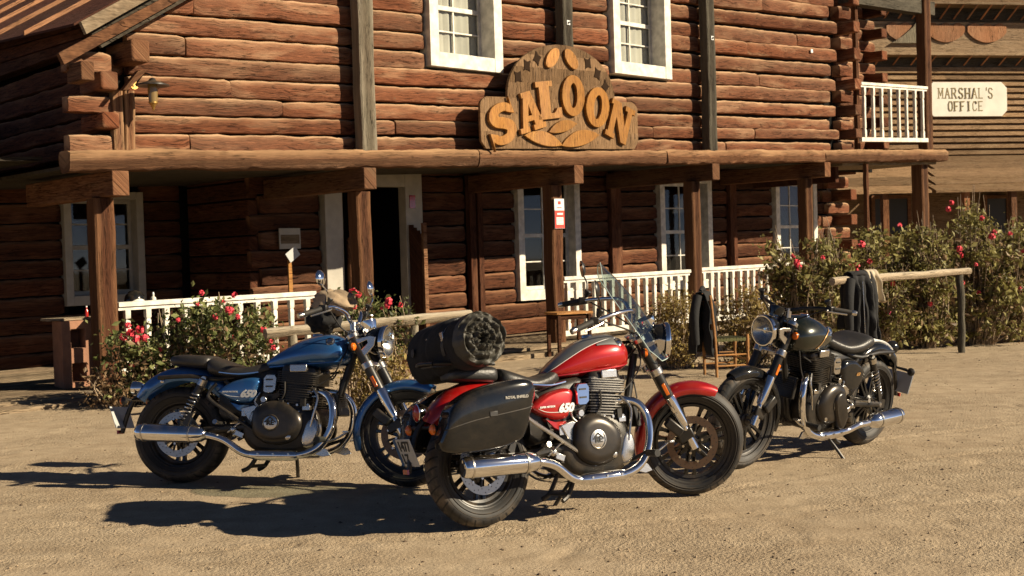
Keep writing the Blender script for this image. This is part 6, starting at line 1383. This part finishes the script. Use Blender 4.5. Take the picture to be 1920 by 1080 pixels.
# helmet and bottle on a narrow shelf behind left railing
u1,z1__=fac(262,568,-.25); sh_=wthing('plank_shelf','dark plank table behind the left end of the white railing','table',F(u1,-.3,.05)); P_(fbox(u1-.45,u1+.55,-.5,-.1,1.0,1.03),'tabletop','post',sh_)
for du in(-.4,.5): P_(fbox(u1+du-.03,u1+du+.03,-.48,-.42,.05,1.0),'leg','post',sh_); P_(fbox(u1+du-.03,u1+du+.03,-.18,-.12,.05,1.0),'leg','post',sh_)
hm=wthing('helmet','black open-face helmet with pale lining behind the left railing','helmet',F(u1-.04,-.3,1.03)); hb_=Vector(hm.location)+Vector((0,0,.10))
mb=MB(); mb.lathe([(.10,-.10),(.125,-.05),(.13,.0),(.115,.06),(.07,.105),(0,.125)],hb_,axis=(.1,-.1,1),n=28,a0=.0,a1=2*math.pi); P_(mb,'shell','blackgloss',hm); mb=MB(); mb.lathe([(.09,-.095),(.11,-.05),(.112,0.),(.06,.07),(0,.09)],hb_+Vector((.03,-.03,-.02)),axis=(.1,-.1,1),n=24); P_(mb,'lining','white',hm)
wbt=wthing('white_bottle','white squeeze bottle standing behind the left railing','bottle',F(u1+.20,-.28,1.03)); b_=Vector(wbt.location); mb=MB(); mb.lathe([(0,0),(.035,0),(.036,.10),(.030,.125),(.014,.135),(.014,.16),(0,.16)],b_,axis=(0,0,1),n=18); P_(mb,'bottle_body','white',wbt); mb=MB(); mb.lathe([(0,.16),(.016,.16),(.010,.19),(0,.19)],b_,axis=(0,0,1),n=14); P_(mb,'cap','print',wbt)
# flower pots
for px,py,Y,k,lb in ((768,690,13.6,1.0,'pale clay flower pot on the ground behind the blue headlamp'),):
    g_=ground(px,752); pt=wthing('flower_pot',lb,'flower pot',g_); mb=MB(); mb.lathe([(0,0),(.11,0),(.15,.24),(.175,.25),(.175,.30),(.155,.30),(.14,.26),(0,.25)],g_+Vector((0,0,.0)),axis=(0,0,1),n=28); P_(mb,'pot','pot',pt); mb=MB(); mb.lathe([(0,.26),(.10,.26),(.13,.44),(.14,.50),(.12,.50),(.10,.45),(0,.45)],g_,axis=(0,0,1),n=28); P_(mb,'inner_pot','brickc',pt)
# stones near door shrubs
def rock(px,py,s,label,seed):
    g_=ground(px,py); r=None; mb=MB(); rings=[]
    for i in range(9):
        ph=math.pi*i/8; ring=[]
        for j in range(14):
            th=2*math.pi*j/14; d_=Vector((math.sin(ph)*math.cos(th),math.sin(ph)*math.sin(th),math.cos(ph))); k=s*(1+.35*nz(d_.x*1.3+seed,d_.y*1.3,d_.z*1.3)+.12*nz(d_.x*4,d_.y*4,d_.z*4+seed)); ring.append(Vector((d_.x*k*1.3,d_.y*k,d_.z*k*.62)))
        rings.append(ring)
    mb.loft(rings,False); o=mb.build('rock','stone',None,smooth=True,sharp=28); o.location=g_+Vector((0,0,s*.25)); tag(o,label,'rock',group='rocks along the shrubs'); return o
rock(1245,690,.20,'tan rock at the foot of the left yellowish shrub',1); rock(1285,683,.14,'small tan rock just left of the hanging black jacket',2); rock(240,752,.16,'brown rock at the foot of the left geraniums',3); rock(1445,672,.14,'stone half hidden behind the round headlamp',4)
# rendered low wall right
wl=ground(1898,640); w_=wthing('low_wall','low rendered wall at the right edge behind the last rose bush','wall',wl); mb=MB(); rings=[]
for i in range(12):
    x=wl.x+i*.25; y=wl.y+.35*i*.25; h_=.72+.06*nz(i*.7)+(-.25 if i==0 else 0); rings.append([(x,y,-.1),(x,y+.35,-.1),(x,y+.33,h_-.03),(x+.0,y+.18,h_+.02),(x,y+.02,h_-.02)])
mb.loft(rings,True); P_(mb,'wall_body','render',w_,sharp=60); mb=MB()
# lantern on the corner
uL,zL=fac(286,158,.62); ln=wthing('lantern','old tin hat lantern with yellow glass on the left corner of the saloon','lantern',F(uL,.62,zL)); c=Vector(ln.location)
mb=MB(); mb.lathe([(.0,.10),(.03,.09),(.05,.06),(.19,.015),(.195,.0),(.18,.0),(.04,.045)],c+Vector((0,0,-.02)),axis=(0,0,1),n=24); P_(mb,'hat','darkpost' if 0 else 'black',ln)
mb=MB(); mb.lathe([(0,-.20),(.05,-.19),(.06,-.05),(.055,.02),(0,.02)],c+Vector((0,0,-.02)),axis=(0,0,1),n=18); P_(mb,'glass','lampglass',ln)
mb=MB(); mb.lathe([(0,-.30),(.012,-.28),(.03,-.23),(.055,-.205),(.055,-.19),(0,-.19)],c+Vector((0,0,-.02)),axis=(0,0,1),n=16); P_(mb,'finial','brass',ln)
mb=MB(); mb.tube([F(.38,.35,zL+.02),F(.42,.5,zL+.14),c+Vector((0,0,.10))],.010,8,sub=4); P_(mb,'arm','black',ln); mb=MB(); mb.lathe([(0,0),(.05,0),(.05,.02),(0,.02)],F(.38,.30,zL+.02),axis=FN,n=16); P_(mb,'wall_plate','brass',ln)
# ================================================================== LUGGAGE ON THE RED MOTORCYCLE
bpy.context.view_layer.update()
def on_bike(bike,name,label,cat,loc):
    r=bpy.data.objects.new(name,None); COL.objects.link(r); r.matrix_world=bike.matrix_world@Matrix.Translation(loc); tag(r,label,cat); return r
rb=on_bike(red,'rolled_bag','large black and olive rolled travel bag strapped across the red motorcycle','bag',(-.05,0,.815))
rings=[]; nv=30; na=48
for i in range(nv+1):
    t=i/nv; y=-.27+.66*t; rr=.132+.014*math.sin(t*math.pi)+.040*t+.006*nz(t*6,1); ring=[]
    if t>.93: rr*=math.sqrt(max(.02,1-((t-.93)/.07)**2))*.6+.4
    for j in range(na):
        a=2*math.pi*j/na; k=rr*(1+.06*nz(math.cos(a)*2,math.sin(a)*2,t*5)+.035*nz(math.cos(a)*4,math.sin(a)*4,t*11)-.05*math.exp(-((y+.10)/.02)**2)-.05*math.exp(-((y-.10)/.02)**2)); z=.148+k*math.sin(a)*1.02; z=max(z,.004+.01*abs(math.cos(a))); ring.append((k*math.cos(a)*1.05,y,z))
    rings.append(ring)
mb=MB(); mb.loft(rings,True); mb.build('bag_body','fabric',rb,sharp=60)
# spiral end
rings=[]; nr=40
for i in range(nr+1):
    r_=.142*(1-i/nr*.985); ring=[]
    for j in range(96):
        a=2*math.pi*j/96; ph=fract(r_/.040-a/(2*math.pi)); ridge=(1-abs(ph*2-1)**1.6)*.024+.024*nz(math.cos(a)*3+r_*30,math.sin(a)*3,r_*40)+.010*nz(math.cos(a*9+r_*60)*2,math.sin(a*9)*2,r_*20)
        bulge=.035*(1-(r_/.150)**2); edge=-.05 if i==0 else 0
        ring.append((r_*(1+.04*nz(math.cos(a)*2,math.sin(a)*2,3))*math.cos(a)*1.05,-.285-ridge-bulge-edge*1.0,.150+r_*math.sin(a)*1.02))
    rings.append(ring)
mb=MB(); mb.loft(rings,True); mb.build('rolled_end','olive',rb,sharp=50)
for y in(-.10,.10):
    mb=MB(); pts=[(.148*math.cos(a)*1.02,y,.148+.146*math.sin(a)) for a in [math.radians(-20+220*k/24) for k in range(25)]]
    for w in (0,): mb.loft([[(p[0],p[1]-.018,p[2]),(p[0],p[1]+.018,p[2]),(p[0]*1.02,p[1]+.018,.148+(p[2]-.148)*1.02),(p[0]*1.02,p[1]-.018,.148+(p[2]-.148)*1.02)] for p in pts],True)
    mb.build('strap','leather',rb); mb=MB(); mb.box((-.146,y,.20),(.012,.045,.05)); mb.build('buckle','alu',rb,bevel=.003)
mb=MB(); mb.lathe([(0,.002),(.022,.002),(.024,0)],(-.186,.24,.17),axis=(-1,0,.1),n=18); mb.build('round_patch','leather',rb)
rb.matrix_world=rb.matrix_world@Matrix.Rotation(math.radians(-6),4,'X')
# jacket on the blue motorcycle's handlebar
bjt=on_bike(blue,'tan_jacket','crumpled tan and black jacket hung on the blue motorcycle\'s handlebar','jacket',(.80,.36,1.235))
def crumple(c,r,m,seed,nm,sq=(1,1,1)):
    rings=[]
    for i in range(19):
        ph=math.pi*i/18; ring=[]
        for j in range(30):
            th=2*math.pi*j/30; d_=Vector((math.sin(ph)*math.cos(th),math.sin(ph)*math.sin(th),math.cos(ph))); k=r*(1+.35*nz(d_.x*2+seed,d_.y*2,d_.z*2)+.28*abs(nz(d_.x*5,d_.y*5+seed,d_.z*5))); ring.append((c[0]+d_.x*k*sq[0],c[1]+d_.y*k*sq[1],c[2]+d_.z*k*sq[2]))
        rings.append(ring)
    mb=MB(); mb.loft(rings,False); return mb.build(nm,m,bjt,sharp=60)
crumple((.05,.02,.0),.105,'tan',4,'tan_folds',(1.2,.9,.8)); crumple((-.02,.03,-.10),.10,'fabric',9,'black_folds',(1.0,.9,1.0))
